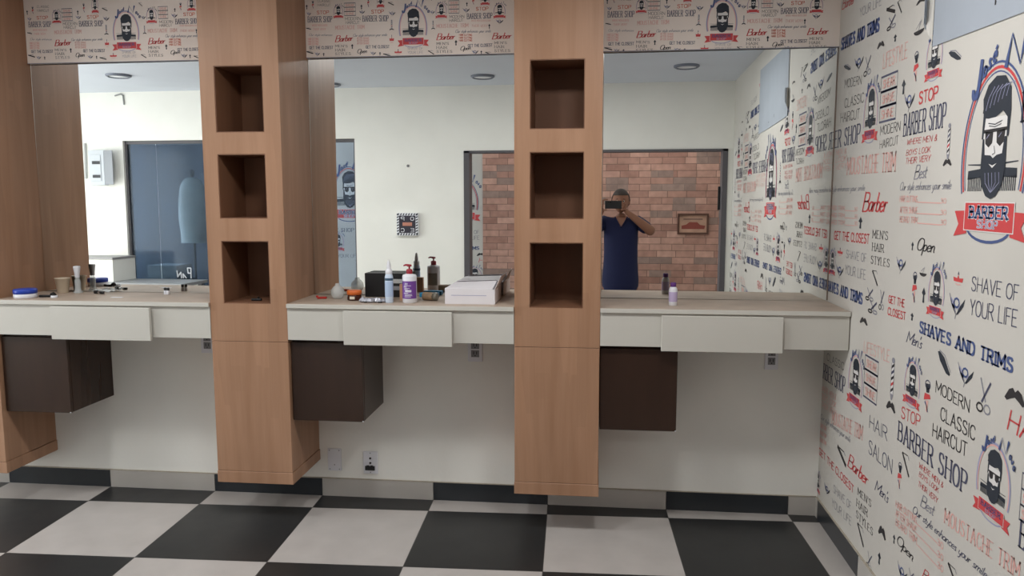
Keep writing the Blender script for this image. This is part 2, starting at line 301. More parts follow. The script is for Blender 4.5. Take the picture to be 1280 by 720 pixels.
            s.stroke(ell(.5,.6,.16,.2,8),SL*.06,'n',closed=True); s.stroke(P((.15,.75),(.35,.55)),SL*.07,'l'); s.stroke(P((.25,.5),(.42,.35)),SL*.07,'l'); s.stroke(P((.7,.55),(.58,.35)),SL*.06,'l')
        elif kind=='crown':
            s.poly(P((.08,.25),(.92,.25),(.98,.55),(.6,.5),(.5,.75),(.4,.5),(.02,.55)),'r'); s.poly(P((.42,.75),(.5,1),(.58,.75)),'d'); s.stroke(P((.25,.1),(.5,.04),(.75,.1)),SL*.05,'p')
        elif kind=='man':
            s.stroke(ell(.5,.85,.25,.13,10),SL*.035,'d',closed=True); s.poly(P((.3,.86),(.7,.9),(.66,.62),(.4,.6)),'h'); s.poly(P((.25,.56),(.75,.58),(.85,.46),(.6,.42),(.2,.34),(.2,.42)),'r')
            s.poly(P((.42,.36),(.64,.38),(.58,.0),(.45,.05)),'p'); s.stroke(P((.3,.3),(.5,.2),(.62,.02)),SL*.06,'n')
        elif kind=='pole':
            s.poly(P((.3,.14),(.7,.14),(.7,.86),(.3,.86)),'w',1)
            for i in range(5):
                b=.16+i*.14; s.poly(P((.3,b),(.7,b+.09),(.7,b+.16),(.3,b+.07)),'k' if i%2==0 else 'r' if i==1 else 'd',2)
            s.stroke(P((.3,.14),(.3,.86)),SL*.02,'g',2); s.stroke(P((.7,.14),(.7,.86)),SL*.02,'g',2)
            s.poly(ell(.5,.93,.25,.07,8),'g'); s.poly(P((.25,.14),(.75,.14),(.6,0),(.4,0)),'g')
        elif kind=='pricebox':
            w=S*.05
            for i,t in enumerate(('SHINE','SHAVE','SHEAR')):
                b=.01+i*.33; s.stroke(P((0,b),(1,b),(1,b+.32),(0,b+.32)),w,'d',closed=True)
                q=P((.14,b+.07),(.86,b+.07)); s.text(t,'p','sans',q[0][0],q[0][1],q[1][0],q[1][1],dv*.17,2)
        elif kind in('logo','logos','biglogo'):
            big=kind=='biglogo'; small=kind=='logos'
            ring=ell(.5,.39,.44,.475,36,-.35,PI+.35)
            s.stroke(ring,abs(du)*(.016 if big else .035),'n' if big else 'l',1,False)
            s.stroke(ell(.5,.39,.412,.45,36,-.35,PI+.35),abs(du)*(.020 if big else .022),'r' if big else 'p',1,False)
            if big: s.stroke(ell(.5,.39,.385,.43,36,-.35,PI+.35),abs(du)*.009,'n',1,False)
            P0=P
            P=lambda *xy:P0(*[(.515+(x-.5)*1.17,y) for x,y in xy])
            # shoulders (two combs)
            for sg in (-1,1):
                s.poly([(u0+(.5+sg*a)*du,v0+b*dv) for a,b in ((.1,.355),(.33,.345),(.335,.30),(.1,.31))],'h')
                if big or kind=='logo':
                    for i in range(9): 
                        a=.12+i*.024; s.poly([(u0+(.5+sg*x)*du,v0+y*dv) for x,y in ((a,.31),(a+.012,.31),(a+.012,.24),(a,.24))],'h')
                    s.poly([(u0+(.5+sg*x)*du,v0+y*dv) for x,y in ((.1,.365),(.34,.375),(.34,.38),(.1,.375))],'h')
            # face, hair, beard
            s.poly(P((.37,.60),(.63,.60),(.64,.42),(.6,.36),(.4,.36),(.36,.42)),'w',2)
            s.poly(P((.355,.615),(.34,.70),(.39,.765),(.48,.80),(.58,.79),(.65,.73),(.665,.62),(.655,.50),(.635,.50),(.632,.59),(.58,.625),(.5,.60),(.42,.598),(.385,.602),(.37,.50),(.35,.50)),'h',3)
            s.poly(P((.345,.63),(.36,.69),(.46,.70),(.40,.62)),'h',4)
            s.poly(P((.39,.535),(.485,.53),(.48,.475),(.44,.455),(.40,.475)),'k',4); s.poly(P((.525,.53),(.62,.535),(.61,.475),(.57,.455),(.53,.475)),'k',4); s.poly(P((.37,.545),(.64,.545),(.64,.528),(.37,.528)),'k',4)
            s.poly(P((.365,.50),(.385,.50),(.40,.42),(.47,.415),(.5,.40),(.54,.415),(.60,.42),(.615,.50),(.64,.50),(.645,.36),(.62,.27),(.56,.215),(.5,.20),(.44,.215),(.38,.27),(.36,.36)),'h',4)
            s.poly(P((.455,.375),(.5,.365),(.55,.375),(.5,.352)),'w',5)
            if big:
                for k in range(6):
                    a=.38+k*.045; s.stroke(P((a,.64+.01*k),(a+.03,.70+.01*k),(a+.09,.75)),abs(du)*.006,'l',5)
                for k in range(5):
                    a=.42+k*.04; s.stroke(P((a,.33),(a+.01,.28),(.5,.23)),abs(du)*.005,'l',5)
                s.stroke(P((.42,.575),(.5,.565),(.58,.578)),abs(du)*.007,'h',4); s.stroke(P((.43,.562),(.5,.553),(.57,.563)),abs(du)*.006,'h',4)
                s.stroke(P((.505,.46),(.52,.425),(.49,.418)),abs(du)*.007,'h',5)
                for a in (.41,.55): s.stroke(P((a,.50),(a+.03,.52)),abs(du)*.006,'l',5)
            P=P0
            # ribbon
            s.poly(P((0,.135),(.2,.14),(.2,.02),(0,.0),(.07,.067)),'r',3); s.poly(P((1,.135),(.8,.14),(.8,.02),(1,.0),(.93,.067)),'r',3)
            s.poly(P((.155,.185),(.845,.185),(.845,.035),(.155,.035)),'w',4); s.poly(P((.165,.18),(.835,.18),(.835,.04),(.165,.04)),'r',5)
            s.stroke(ell(.5,.06,.3,.075,12,PI,2*PI),abs(du)*.02,'n' if big else 'l',2)
            if not small:
                q=P((.24,.105),(.76,.105))
                if big: s.text('BARBER','w','slab',q[0][0],q[0][1],q[1][0],q[1][1],dv*.055,6,1.5)
                s.text('BARBER','n','slab',q[0][0],q[0][1],q[1][0],q[1][1],dv*.055,7,.85)
                q=P((.36,.055),(.64,.055)); 
                if big: s.text('SHOP','w','slab',q[0][0],q[0][1],q[1][0],q[1][1],dv*.036,6,1.3)
                s.text('SHOP','l','slab',q[0][0],q[0][1],q[1][0],q[1][1],dv*.036,7,.8)
            # arched name
            name=[('J',.165,.715,.19,.19),('o',.295,.815,.095,.125),('s',.362,.846,.095,.125),('é',.425,.872,.095,.125),('N',.605,.825,.15,.29),('o',.86,.795,.10,.14),('v',.915,.755,.10,.14),('a',.965,.705,.10,.13)]
            for ch,a,b,hh,kk in name:
                w,ls=GL[ch]; k=abs(du)*kk
                for pts,sm in ls:
                    Q=[(u0+a*du+(x+y*.2)*k, v0+b*dv+y*hh*dv) for x,y in pts]
                    if big and ch in 'JN': s.stroke(Q,abs(du)*.042,'n',6,w2=abs(du)*.02)
                    else: s.stroke(Q,abs(du)*(.045 if ch in 'JN' else .02),'n' if big or kind=='logo' else 'd',6,w2=abs(du)*.014)
def run_items(pr,items,du=0,dv=0,skip=None):
    for it in items:
        if it[0]=='T':
            _,t,c,st,a,b,a2,b2,h=it
            if skip and skip((a+a2)/2+du): continue
            pr.text(t,c,st,a+du,b+dv,a2+du,b2+dv,h)
        elif it[0]=='I':
            _,k,a,b,a2,b2=it
            if skip and skip((a+a2)/2+du): continue
            pr.icon(k,a+du,b+dv,a2+du,b2+dv)
        else:
            _,c,a,b,a2,b2,w=it
            if skip and skip((a+a2)/2+du): continue
            pr.stroke([(a+du,b+dv),(a2+du,b2+dv)],w,c)
RW_ITEMS=[('T', 'YOUR LIFE', 'g', 'thin', 0.294, 2.339, 0.549, 2.328, 0.035),
('T', 'SHAVES AND TRIMS', 'n', 'slab', 0.056, 2.247, 0.537, 2.233, 0.047),
('T', 'Barber', 'r', 'script', 0.04, 2.428, 0.209, 2.416, 0.044),
('I', 'razor', 0.606, 2.267, 0.707, 2.298),
('I', 'scissors', 0.621, 2.211, 0.722, 2.259),
('I', 'razor', 0.721, 2.247, 0.769, 2.3),
('I', 'moustache', 0.9, 2.239, 0.977, 2.258),
('I', 'moustache', 0.528, 2.156, 0.608, 2.187),
('I', 'bowl', 0.893, 2.134, 0.983, 2.184),
('I', 'brush', 0.698, 2.155, 0.738, 2.182),
('I', 'comb', 0.105, 2.134, 0.208, 2.166),
('I', 'laurel', 0.249, 2.116, 0.375, 2.174),
('I', 'scissors', 0.377, 2.075, 0.475, 2.155),
('T', 'LIFESTYLE', 'p', 'thin', 0.605, 2.074, 0.842, 2.075, 0.056),
('T', 'MODERN', 'k', 'thin', 0.131, 2.065, 0.358, 2.05, 0.036),
('T', 'CLASSIC', 'k', 'thin', 0.145, 1.975, 0.4, 1.971, 0.039),
('T', 'HAIRCUT', 'k', 'thin', 0.096, 1.915, 0.354, 1.908, 0.041),
('I', 'logo', 0.399, 1.8, 0.584, 2.066),
('I', 'pricebox', 0.595, 1.866, 0.763, 2.043),
('T', 'MODERN', 'k', 'thin', 0.613, 1.818, 0.816, 1.819, 0.034),
('T', 'HAIRCUT', 'k', 'thin', 0.616, 1.765, 0.804, 1.771, 0.031),
('T', 'BARBER SHOP', 'd', 'serif', 0.851, 1.796, 1.192, 1.8, 0.076),
('T', 'BARBER SHOP', 'd', 'serif', -0.208, 1.803, 0.374, 1.809, 0.075),
('T', 'STOP', 'r', 'sans', 0.974, 1.896, 1.123, 1.898, 0.039),
('I', 'man', 0.898, 1.977, 0.962, 2.083),
('I', 'brush', 0.804, 1.947, 0.85, 2.002),
('I', 'laurel', 0.835, 1.886, 0.937, 1.949),
('I', 'logo', 1.008, 1.963, 1.147, 2.145),
('I', 'comb', 1.185, 1.996, 1.275, 2.033),
('T', 'WHERE MEN &', 'r', 'thinr', 0.888, 1.762, 1.137, 1.76, 0.019),
('T', 'BOYS LOOK', 'r', 'thinr', 0.886, 1.724, 1.09, 1.725, 0.019),
('T', 'THEIR VERY', 'r', 'thinr', 0.883, 1.694, 1.094, 1.696, 0.02),
('T', 'Best', 'g', 'script', 0.97, 1.638, 1.07, 1.641, 0.047),
('T', 'Our style enhances your smile', 'g', 'script', 0.845, 1.6, 1.262, 1.601, 0.029),
('T', 'HAIR CUTTING', 'p', 'sans', 0.851, 1.559, 1.009, 1.558, 0.021),
('T', '30', 'p', 'sans', 1.194, 1.556, 1.234, 1.556, 0.015),
('L', 'p', 1.009, 1.558, 1.194, 1.556, 0.0035),
('T', 'AFTER SHAVE', 'p', 'sans', 0.857, 1.518, 1.015, 1.519, 0.021),
('T', '30', 'p', 'sans', 1.199, 1.519, 1.24, 1.52, 0.015),
('L', 'p', 1.015, 1.519, 1.199, 1.519, 0.0035),
('T', 'BEARD TRIM', 'p', 'sans', 0.862, 1.485, 1.02, 1.486, 0.02),
('T', '30', 'p', 'sans', 1.204, 1.486, 1.244, 1.488, 0.016),
('L', 'p', 1.02, 1.486, 1.204, 1.486, 0.0035),
('I', 'pole', 1.206, 1.695, 1.246, 1.808),
('I', 'moustache', 1.193, 1.67, 1.256, 1.698),
('T', 'WHERE MEN &', 'p', 'thinr', -0.147, 1.768, 0.199, 1.769, 0.024),
('T', 'BOYS LOOK', 'p', 'thinr', -0.142, 1.733, 0.204, 1.737, 0.024),
('T', 'THEIR VERY', 'p', 'thinr', -0.136, 1.698, 0.209, 1.705, 0.023),
('T', 'MOUSTACHE TRIM', 'p', 'serifc', 0.225, 1.676, 0.788, 1.672, 0.071),
('T', 'Our style enhances your smile', 'g', 'script', -0.094, 1.6, 0.465, 1.603, 0.027),
('T', 'Barber', 'r', 'scriptb', 0.454, 1.517, 0.721, 1.519, 0.076),
('T', 'BEARD TRIM', 'p', 'sans', -0.041, 1.516, 0.215, 1.516, 0.019),
('L', 'p', 0.215, 1.516, 0.347, 1.515, 0.003),
('T', '30', 'p', 'sans', 0.347, 1.515, 0.388, 1.516, 0.017),
('T', 'BEARD TRIM', 'p', 'sans', -0.035, 1.481, 0.22, 1.484, 0.019),
('L', 'p', 0.22, 1.484, 0.352, 1.484, 0.003),
('T', '30', 'p', 'sans', 0.352, 1.484, 0.393, 1.485, 0.017),
('T', 'BEARD TRIM', 'p', 'sans', -0.03, 1.447, 0.225, 1.452, 0.019),
('L', 'p', 0.225, 1.452, 0.356, 1.453, 0.003),
('T', '30', 'p', 'sans', 0.356, 1.453, 0.398, 1.455, 0.017),
('I', 'brush', 0.406, 1.443, 0.466, 1.493),
('T', 'GET THE CLOSEST', 'r', 'sans', 0.082, 1.38, 0.55, 1.387, 0.037),
('T', "MEN'S", 'k', 'serif', 0.589, 1.413, 0.754, 1.413, 0.031),
('T', 'HAIR', 'k', 'serif', 0.592, 1.362, 0.719, 1.363, 0.03),
('T', 'STYLES', 'k', 'serif', 0.586, 1.31, 0.785, 1.311, 0.03),
('T', 'SHAVE OF', 'g', 'thin', 0.27, 1.308, 0.529, 1.308, 0.035),
('T', 'YOUR LIFE', 'g', 'thin', 0.265, 1.236, 0.53, 1.237, 0.039),
('I', 'logo', 0.023, 1.211, 0.122, 1.345),
('I', 'crown', 0.14, 1.309, 0.221, 1.349),
('I', 'laurel', 0.129, 1.214, 0.246, 1.269),
('T', 'SHAVES AND TRIMS', 'n', 'slab', -0.027, 1.133, 0.505, 1.132, 0.043),
('I', 'razor', 0.604, 1.225, 0.675, 1.285),
('I', 'scissors', 0.54, 1.157, 0.64, 1.209),
('I', 'scissors', 0.576, 1.111, 0.692, 1.162),
('I', 'scissors', 0.696, 1.138, 0.755, 1.218),
('T', 'GET THE', 'r', 'sans', 0.797, 1.178, 0.949, 1.181, 0.027),
('T', 'CLOSEST', 'r', 'sans', 0.796, 1.132, 0.965, 1.137, 0.027),
('I', 'moustache', 0.489, 1.046, 0.584, 1.082),
('I', 'laurel', 0.847, 1.304, 0.943, 1.359),
('T', 'Open', 'k', 'scriptb', 1.027, 1.394, 1.169, 1.393, 0.042),
('I', 'brush', 0.977, 1.389, 1.004, 1.42),
('I', 'man', 0.998, 1.208, 1.059, 1.318),
('I', 'brush', 1.089, 1.218, 1.127, 1.272),
('I', 'bowl', 1.064, 1.306, 1.122, 1.341),
('I', 'logo', 1.137, 1.185, 1.27, 1.374),
('I', 'crown', 1.318, 1.306, 1.386, 1.35),
('T', 'SHAVE OF', 'd', 'thin', 1.44, 1.301, 1.697, 1.304, 0.041),
('T', 'YOUR LIFE', 'd', 'thin', 1.44, 1.229, 1.699, 1.234, 0.045),
('I', 'laurel', 1.295, 1.209, 1.408, 1.28),
('I', 'brush', 1.006, 1.144, 1.04, 1.172),
('T', 'SHAVES AND TRIMS', 'n', 'slab', 1.094, 1.116, 1.695, 1.111, 0.036),
('T', "Men's", 'd', 'script', 0.987, 1.062, 1.115, 1.061, 0.04),
('I', 'comb', 1.244, 1.017, 1.339, 1.082),
('I', 'laurel', 1.382, 1.013, 1.491, 1.077),
('I', 'scissors', 1.514, 0.96, 1.603, 1.061),
('I', 'moustache', 1.666, 1.026, 1.769, 1.074),
('T', 'HAIR', 'r', 'thinr', 1.693, 0.956, 1.882, 0.948, 0.053),
('T', 'MODERN', 'k', 'sansl', 1.246, 0.944, 1.476, 0.941, 0.037),
('T', 'CLASSIC', 'k', 'sansl', 1.293, 0.866, 1.522, 0.868, 0.041),
('T', 'HAIRCUT', 'k', 'sansl', 1.243, 0.795, 1.479, 0.805, 0.042),
('I', 'logo', 0.983, 0.845, 1.131, 1.031),
('T', 'STOP', 'r', 'sansl', 0.981, 0.782, 1.141, 0.794, 0.041),
('I', 'man', 1.145, 0.859, 1.224, 0.97),
('T', 'BARBER SHOP', 'd', 'serif', 0.963, 0.695, 1.492, 0.693, 0.067),
('I', 'logo', 0.372, 0.684, 0.572, 0.946),
('I', 'pricebox', 0.578, 0.758, 0.73, 0.933),
('T', 'LIFESTYLE', 'p', 'thin', 0.556, 0.938, 0.838, 0.955, 0.046),
('I', 'pole', 0.847, 0.82, 0.909, 0.982),
('I', 'moustache', 0.831, 0.772, 0.924, 0.816),
('T', 'HAIR', 'd', 'thin', 0.667, 0.65, 0.858, 0.656, 0.051),
('T', 'SALON', 'd', 'thin', 0.673, 0.547, 0.922, 0.55, 0.054),
('T', 'CLASSIC', 'k', 'thin', 0.059, 0.8, 0.314, 0.806, 0.034),
('T', 'BARBER SHOP', 'd', 'serif', -0.068, 0.7, 0.34, 0.707, 0.071),
('T', 'WHERE MEN &', 'p', 'thinr', -0.009, 0.634, 0.221, 0.646, 0.027),
('T', 'BOYS LOOK', 'p', 'thinr', -0.003, 0.595, 0.227, 0.61, 0.027),
('T', 'THEIR VERY', 'p', 'thinr', 0.003, 0.557, 0.232, 0.574, 0.027),
('T', 'MOUSTACHE TRIM', 'p', 'serifc', 0.179, 0.524, 0.592, 0.574, 0.059),
('T', 'Our style enhances your smile', 'g', 'script', -0.001, 0.495, 0.447, 0.517, 0.027),
('T', 'BEARD TRIM', 'p', 'sans', -0.008, 0.452, 0.099, 0.461, 0.02),
('T', 'BEARD TRIM', 'p', 'sans', -0.002, 0.418, 0.104, 0.427, 0.019),
('T', 'BEARD TRIM', 'p', 'sans', 0.003, 0.383, 0.109, 0.393, 0.019),
('T', 'Barber', 'r', 'scriptb', 0.431, 0.407, 0.675, 0.409, 0.059),
('I', 'razor', 0.272, 0.393, 0.414, 0.45),
('T', 'GET THE CLOSEST', 'r', 'sans', -0.0, 0.316, 0.52, 0.315, 0.033),
('T', "MEN'S", 'k', 'serif', 0.574, 0.333, 0.732, 0.341, 0.029),
('T', 'HAIR', 'k', 'serif', 0.567, 0.28, 0.698, 0.287, 0.03),
('T', 'STYLES', 'k', 'serif', 0.569, 0.232, 0.766, 0.236, 0.03),
('T', 'SHAVE OF', 'g', 'thin', 0.251, 0.217, 0.501, 0.232, 0.035),
('T', 'YOUR LIFE', 'g', 'thin', 0.238, 0.146, 0.511, 0.168, 0.035),
('T', "Men's", 'd', 'script', 0.764, 0.427, 0.901, 0.426, 0.043),
('I', 'moustache', 0.822, 0.268, 0.901, 0.319),
('I', 'razor', 0.585, 0.143, 0.678, 0.218),
('I', 'logo', -0.04, 0.121, 0.046, 0.241),
('I', 'laurel', 0.105, 0.169, 0.203, 0.214),
('I', 'razor', 1.005, 0.59, 1.081, 0.666),
('I', 'man', 0.968, 0.52, 1.025, 0.62),
('T', 'WHERE MEN &', 'r', 'thinr', 1.154, 0.657, 1.341, 0.655, 0.018),
('T', 'BOYS LOOK', 'r', 'thinr', 1.159, 0.628, 1.31, 0.627, 0.017),
('T', 'THEIR VERY', 'r', 'thinr', 1.157, 0.593, 1.309, 0.592, 0.018),
('T', 'Best', 'g', 'script', 1.186, 0.533, 1.286, 0.539, 0.043),
('T', 'Our style enhances your smile', 'd', 'script', 1.125, 0.485, 1.64, 0.504, 0.028),
('T', 'MOUSTACHE TRIM', 'p', 'serifc', 1.367, 0.552, 1.801, 0.585, 0.045),
('I', 'logo', 1.537, 0.675, 1.742, 0.931),
('T', 'HAIR CUTTING', 'p', 'sans', 0.977, 0.445, 1.163, 0.46, 0.023),
('L', 'p', 1.163, 0.46, 1.327, 0.465, 0.0035),
('T', '30', 'p', 'sans', 1.328, 0.462, 1.369, 0.462, 0.02),
('T', 'AFTER SHAVE', 'p', 'sans', 0.982, 0.413, 1.168, 0.426, 0.023),
('L', 'p', 1.168, 0.426, 1.333, 0.427, 0.0035),
('T', '30', 'p', 'sans', 1.333, 0.424, 1.374, 0.425, 0.02),
('T', 'BEARD TRIM', 'p', 'sans', 0.987, 0.379, 1.173, 0.391, 0.023),
('L', 'p', 1.173, 0.391, 1.338, 0.391, 0.0035),
('T', '30', 'p', 'sans', 1.338, 0.389, 1.379, 0.39, 0.02),
('T', 'Open', 'k', 'scriptb', 1.004, 0.319, 1.15, 0.316, 0.037),
('I', 'brush', 0.966, 0.303, 0.995, 0.338),
('I', 'razor', 1.406, 0.392, 1.478, 0.441),
('I', 'brush', 0.829, 0.158, 0.869, 0.207),
('I', 'laurel', 1.02, 0.206, 1.116, 0.262),
('I', 'scissors', 1.112, 0.233, 1.177, 0.282),
('T', 'Barber', 'r', 'script', 1.233, 0.299, 1.395, 0.321, 0.038),
('I', 'pricebox', 1.781, 0.738, 1.865, 0.867),
('I', 'scissors', 0.711, 0.088, 0.78, 0.157),
('I', 'biglogo', 1.301, 1.456, 1.715, 2.026)]
VAL_ITEMS=[('I', 'logo', 1.65, 2.31, 1.806, 2.534),
('I', 'logos', 1.839, 2.44, 1.898, 2.523),
('I', 'pricebox', 1.906, 2.461, 1.957, 2.521),
('T', 'MODERN', 'k', 'thin', 1.91, 2.439, 1.981, 2.439, 0.013),
('T', 'HAIRCUT', 'k', 'thin', 1.909, 2.422, 1.977, 2.422, 0.013),
('I', 'laurel', 1.973, 2.463, 2.009, 2.486),
('I', 'brush', 1.989, 2.493, 2.001, 2.512),
('I', 'man', 2.017, 2.5, 2.036, 2.537),
('T', 'STOP', 'o', 'sans', 2.04, 2.472, 2.099, 2.472, 0.015),
('T', 'BARBER SHOP', 'd', 'serif', 1.996, 2.433, 2.118, 2.434, 0.025),
('I', 'logos', 2.06, 2.495, 2.107, 2.569),
('I', 'logos', 2.122, 2.433, 2.185, 2.512),
('I', 'laurel', 2.134, 2.407, 2.173, 2.429),
('T', 'WHERE MEN & BOYS LOOK', 'p', 'thinr', 2.016, 2.421, 2.11, 2.419, 0.008),
('T', 'THEIR VERY', 'p', 'thinr', 2.016, 2.395, 2.094, 2.393, 0.011),
('T', 'Our style enhances your smile', 'g', 'script', 1.937, 2.37, 2.11, 2.368, 0.014),
('T', 'Barber', 'r', 'scriptb', 1.845, 2.338, 1.932, 2.34, 0.029),
('T', "MEN'S", 'k', 'serif', 1.845, 2.315, 1.904, 2.314, 0.012),
('T', 'HAIR', 'k', 'serif', 1.844, 2.296, 1.896, 2.295, 0.012),
('T', 'STYLES', 'k', 'serif', 1.844, 2.277, 1.92, 2.276, 0.012),
('T', 'HAIR CUTTING', 'o', 'sans', 1.956, 2.355, 2.019, 2.353, 0.009),
('T', 'HAIR CUTTING', 'o', 'sans', 1.956, 2.342, 2.019, 2.34, 0.009),
('T', 'HAIR CUTTING', 'o', 'sans', 1.956, 2.329, 2.019, 2.328, 0.009),
('I', 'brush', 1.932, 2.31, 1.948, 2.336),
('T', 'Open', 'k', 'scriptb', 1.96, 2.286, 2.011, 2.289, 0.019),
('T', 'GET THE CLOSEST', 'd', 'sans', 1.999, 2.301, 2.118, 2.302, 0.013),
('I', 'laurel', 2.015, 2.266, 2.051, 2.289),
('I', 'brush', 2.058, 2.265, 2.07, 2.284),
('I', 'razor', 1.8, 2.27, 1.832, 2.289),
('T', 'Barber', 'r', 'scriptb', 2.118, 2.336, 2.208, 2.338, 0.028),
('T', "MEN'S", 'k', 'serif', 2.129, 2.313, 2.188, 2.312, 0.011),
('T', 'HAIR', 'k', 'serif', 2.129, 2.294, 2.176, 2.293, 0.012),
('T', 'STYLES', 'k', 'serif', 2.129, 2.275, 2.204, 2.274, 0.012),
('T', 'SHAVE OF', 'g', 'thin', 1.7, 2.296, 1.776, 2.294, 0.011),
('T', 'YOUR LIFE', 'g', 'thin', 1.7, 2.276, 1.776, 2.275, 0.012),
('I', 'crown', 1.632, 2.273, 1.672, 2.3),
('T', 'MOUSTACHE TRIM', 'p', 'serifc', 1.846, 2.395, 2.0, 2.395, 0.017),
('I', 'razor', 2.082, 2.261, 2.117, 2.276),
('I', 'brush', 2.098, 2.385, 2.11, 2.408),
('I', 'pole', 1.822, 2.392, 1.834, 2.43),
('I', 'moustache', 1.818, 2.388, 1.838, 2.396),
('I', 'laurel', 1.811, 2.46, 1.839, 2.479),
('I', 'razor', 1.804, 2.524, 1.824, 2.543),
('I', 'logos', 1.328, 2.453, 1.381, 2.525),
('I', 'pricebox', 1.385, 2.463, 1.442, 2.524),
('T', 'MODERN', 'k', 'thin', 1.388, 2.442, 1.465, 2.442, 0.014),
('T', 'HAIRCUT', 'k', 'thin', 1.391, 2.425, 1.46, 2.423, 0.013),
('I', 'laurel', 1.458, 2.469, 1.49, 2.488),
('I', 'brush', 1.466, 2.492, 1.479, 2.515),
('I', 'man', 1.499, 2.502, 1.515, 2.548),
('I', 'logos', 1.548, 2.497, 1.588, 2.584),
('T', 'STOP', 'o', 'sans', 1.522, 2.471, 1.583, 2.472, 0.016),
('T', 'BARBER SHOP', 'd', 'serif', 1.477, 2.434, 1.606, 2.433, 0.027),
('I', 'razor', 1.604, 2.507, 1.636, 2.522),
('I', 'laurel', 1.607, 2.457, 1.643, 2.48),
('I', 'pole', 1.614, 2.393, 1.63, 2.439),
('I', 'moustache', 1.609, 2.389, 1.634, 2.397),
('I', 'crown', 1.609, 2.328, 1.633, 2.37),
('T', 'BARBER SHOP', 'd', 'serif', 1.199, 2.437, 1.322, 2.436, 0.027),
('T', 'STOP', 'o', 'sans', 1.246, 2.475, 1.307, 2.475, 0.015),
('T', 'Our style enhances your smile', 'g', 'script', 1.426, 2.363, 1.597, 2.363, 0.013),
('T', 'Barber', 'r', 'scriptb', 1.336, 2.34, 1.422, 2.344, 0.029),
('T', "MEN'S", 'k', 'serif', 1.335, 2.315, 1.397, 2.313, 0.011),
('T', 'HAIR', 'k', 'serif', 1.335, 2.295, 1.384, 2.294, 0.012),
('T', 'STYLES', 'k', 'serif', 1.334, 2.276, 1.412, 2.276, 0.012),
('T', 'GET THE CLOSEST', 'd', 'sans', 1.49, 2.306, 1.608, 2.305, 0.013),
('T', 'Open', 'k', 'scriptb', 1.445, 2.283, 1.494, 2.284, 0.02),
('T', 'AFTER SHAVE', 'p', 'sans', 1.446, 2.351, 1.507, 2.349, 0.009),
('T', 'AFTER SHAVE', 'p', 'sans', 1.446, 2.339, 1.507, 2.337, 0.009),
('T', 'AFTER SHAVE', 'p', 'sans', 1.446, 2.326, 1.507, 2.325, 0.009),
('T', 'GET THE CLOSEST', 'd', 'sans', 1.203, 2.308, 1.323, 2.307, 0.013),
('T', 'Our style enhances', 'g', 'script', 1.201, 2.372, 1.32, 2.369, 0.011),
('T', 'WHERE MEN & BOYS', 'p', 'thinr', 1.219, 2.418, 1.297, 2.416, 0.009),
('T', 'THEIR VERY', 'p', 'thinr', 1.223, 2.398, 1.288, 2.397, 0.01),
('I', 'man', 1.218, 2.502, 1.235, 2.54),
('I', 'brush', 1.189, 2.499, 1.201, 2.522),
('I', 'laurel', 1.192, 2.468, 1.217, 2.487),
('T', 'CLASSIC', 'k', 'thin', 1.251, 2.532, 1.317, 2.53, 0.011),
('T', 'HAIRCUT', 'k', 'thin', 1.251, 2.513, 1.316, 2.511, 0.011),
('I', 'razor', 1.186, 2.403, 1.215, 2.41),
('I', 'brush', 1.413, 2.305, 1.429, 2.328),
('I', 'laurel', 1.227, 2.274, 1.256, 2.293),
('I', 'brush', 1.268, 2.273, 1.281, 2.289),
('I', 'razor', 1.182, 2.286, 1.223, 2.298),
('T', 'MOUSTACHE TRIM', 'p', 'serifc', 1.338, 2.399, 1.484, 2.4, 0.018),
('I', 'laurel', 1.51, 2.272, 1.542, 2.291),
('I', 'brush', 1.554, 2.271, 1.567, 2.287),
('I', 'razor', 1.575, 2.267, 1.615, 2.278),
('T', 'HAIR CUTTING', 'p', 'sans', 1.196, 2.352, 1.25, 2.351, 0.01),
('T', 'HAIR CUTTING', 'p', 'sans', 1.196, 2.34, 1.25, 2.339, 0.009),
('T', 'HAIR CUTTING', 'p', 'sans', 1.196, 2.328, 1.249, 2.327, 0.009)]
P1=66; P2=150; FILL_MAIN=12; FILL_BACK=5; EXPO=0.29
# ------------------------------------------------------------------ room shell
RX=3.736; CZ=2.62; FY=-3.25; BY=-5.5; LX=-3.2; L2=-4.2; R2=4.3
m=MB(); m.box(L2,R2+.1,BY-.1,.15,-.06,0); m.build('floor',TILES,kind='structure')
m=MB(); m.box(L2-.1,R2+.1,BY-.1,.15,CZ,CZ+.08); m.build('ceiling',CEIL,kind='structure')
m=MB(); m.box(L2,RX+.12,0,.12,0,CZ); m.build('wall_back',CREAM,kind='structure')
# right wall with its printed wallpaper and the torn patch
m=MB(); m.box(RX,RX+.12,FY,0,0,CZ,0)
pr=Print(m,lambda u,v,l:(RX-.0006-l*.0003,-u,v),clip=(.002,3.24,.10,CZ-.01))
patch=lambda u:False
run_items(pr,RW_ITEMS)
# the print repeats further along the wall, outside the direct view
run_items(pr,[i for i in RW_ITEMS if not(i[0]=='I' and i[1]=='biglogo')],du=1.86,dv=-.03)
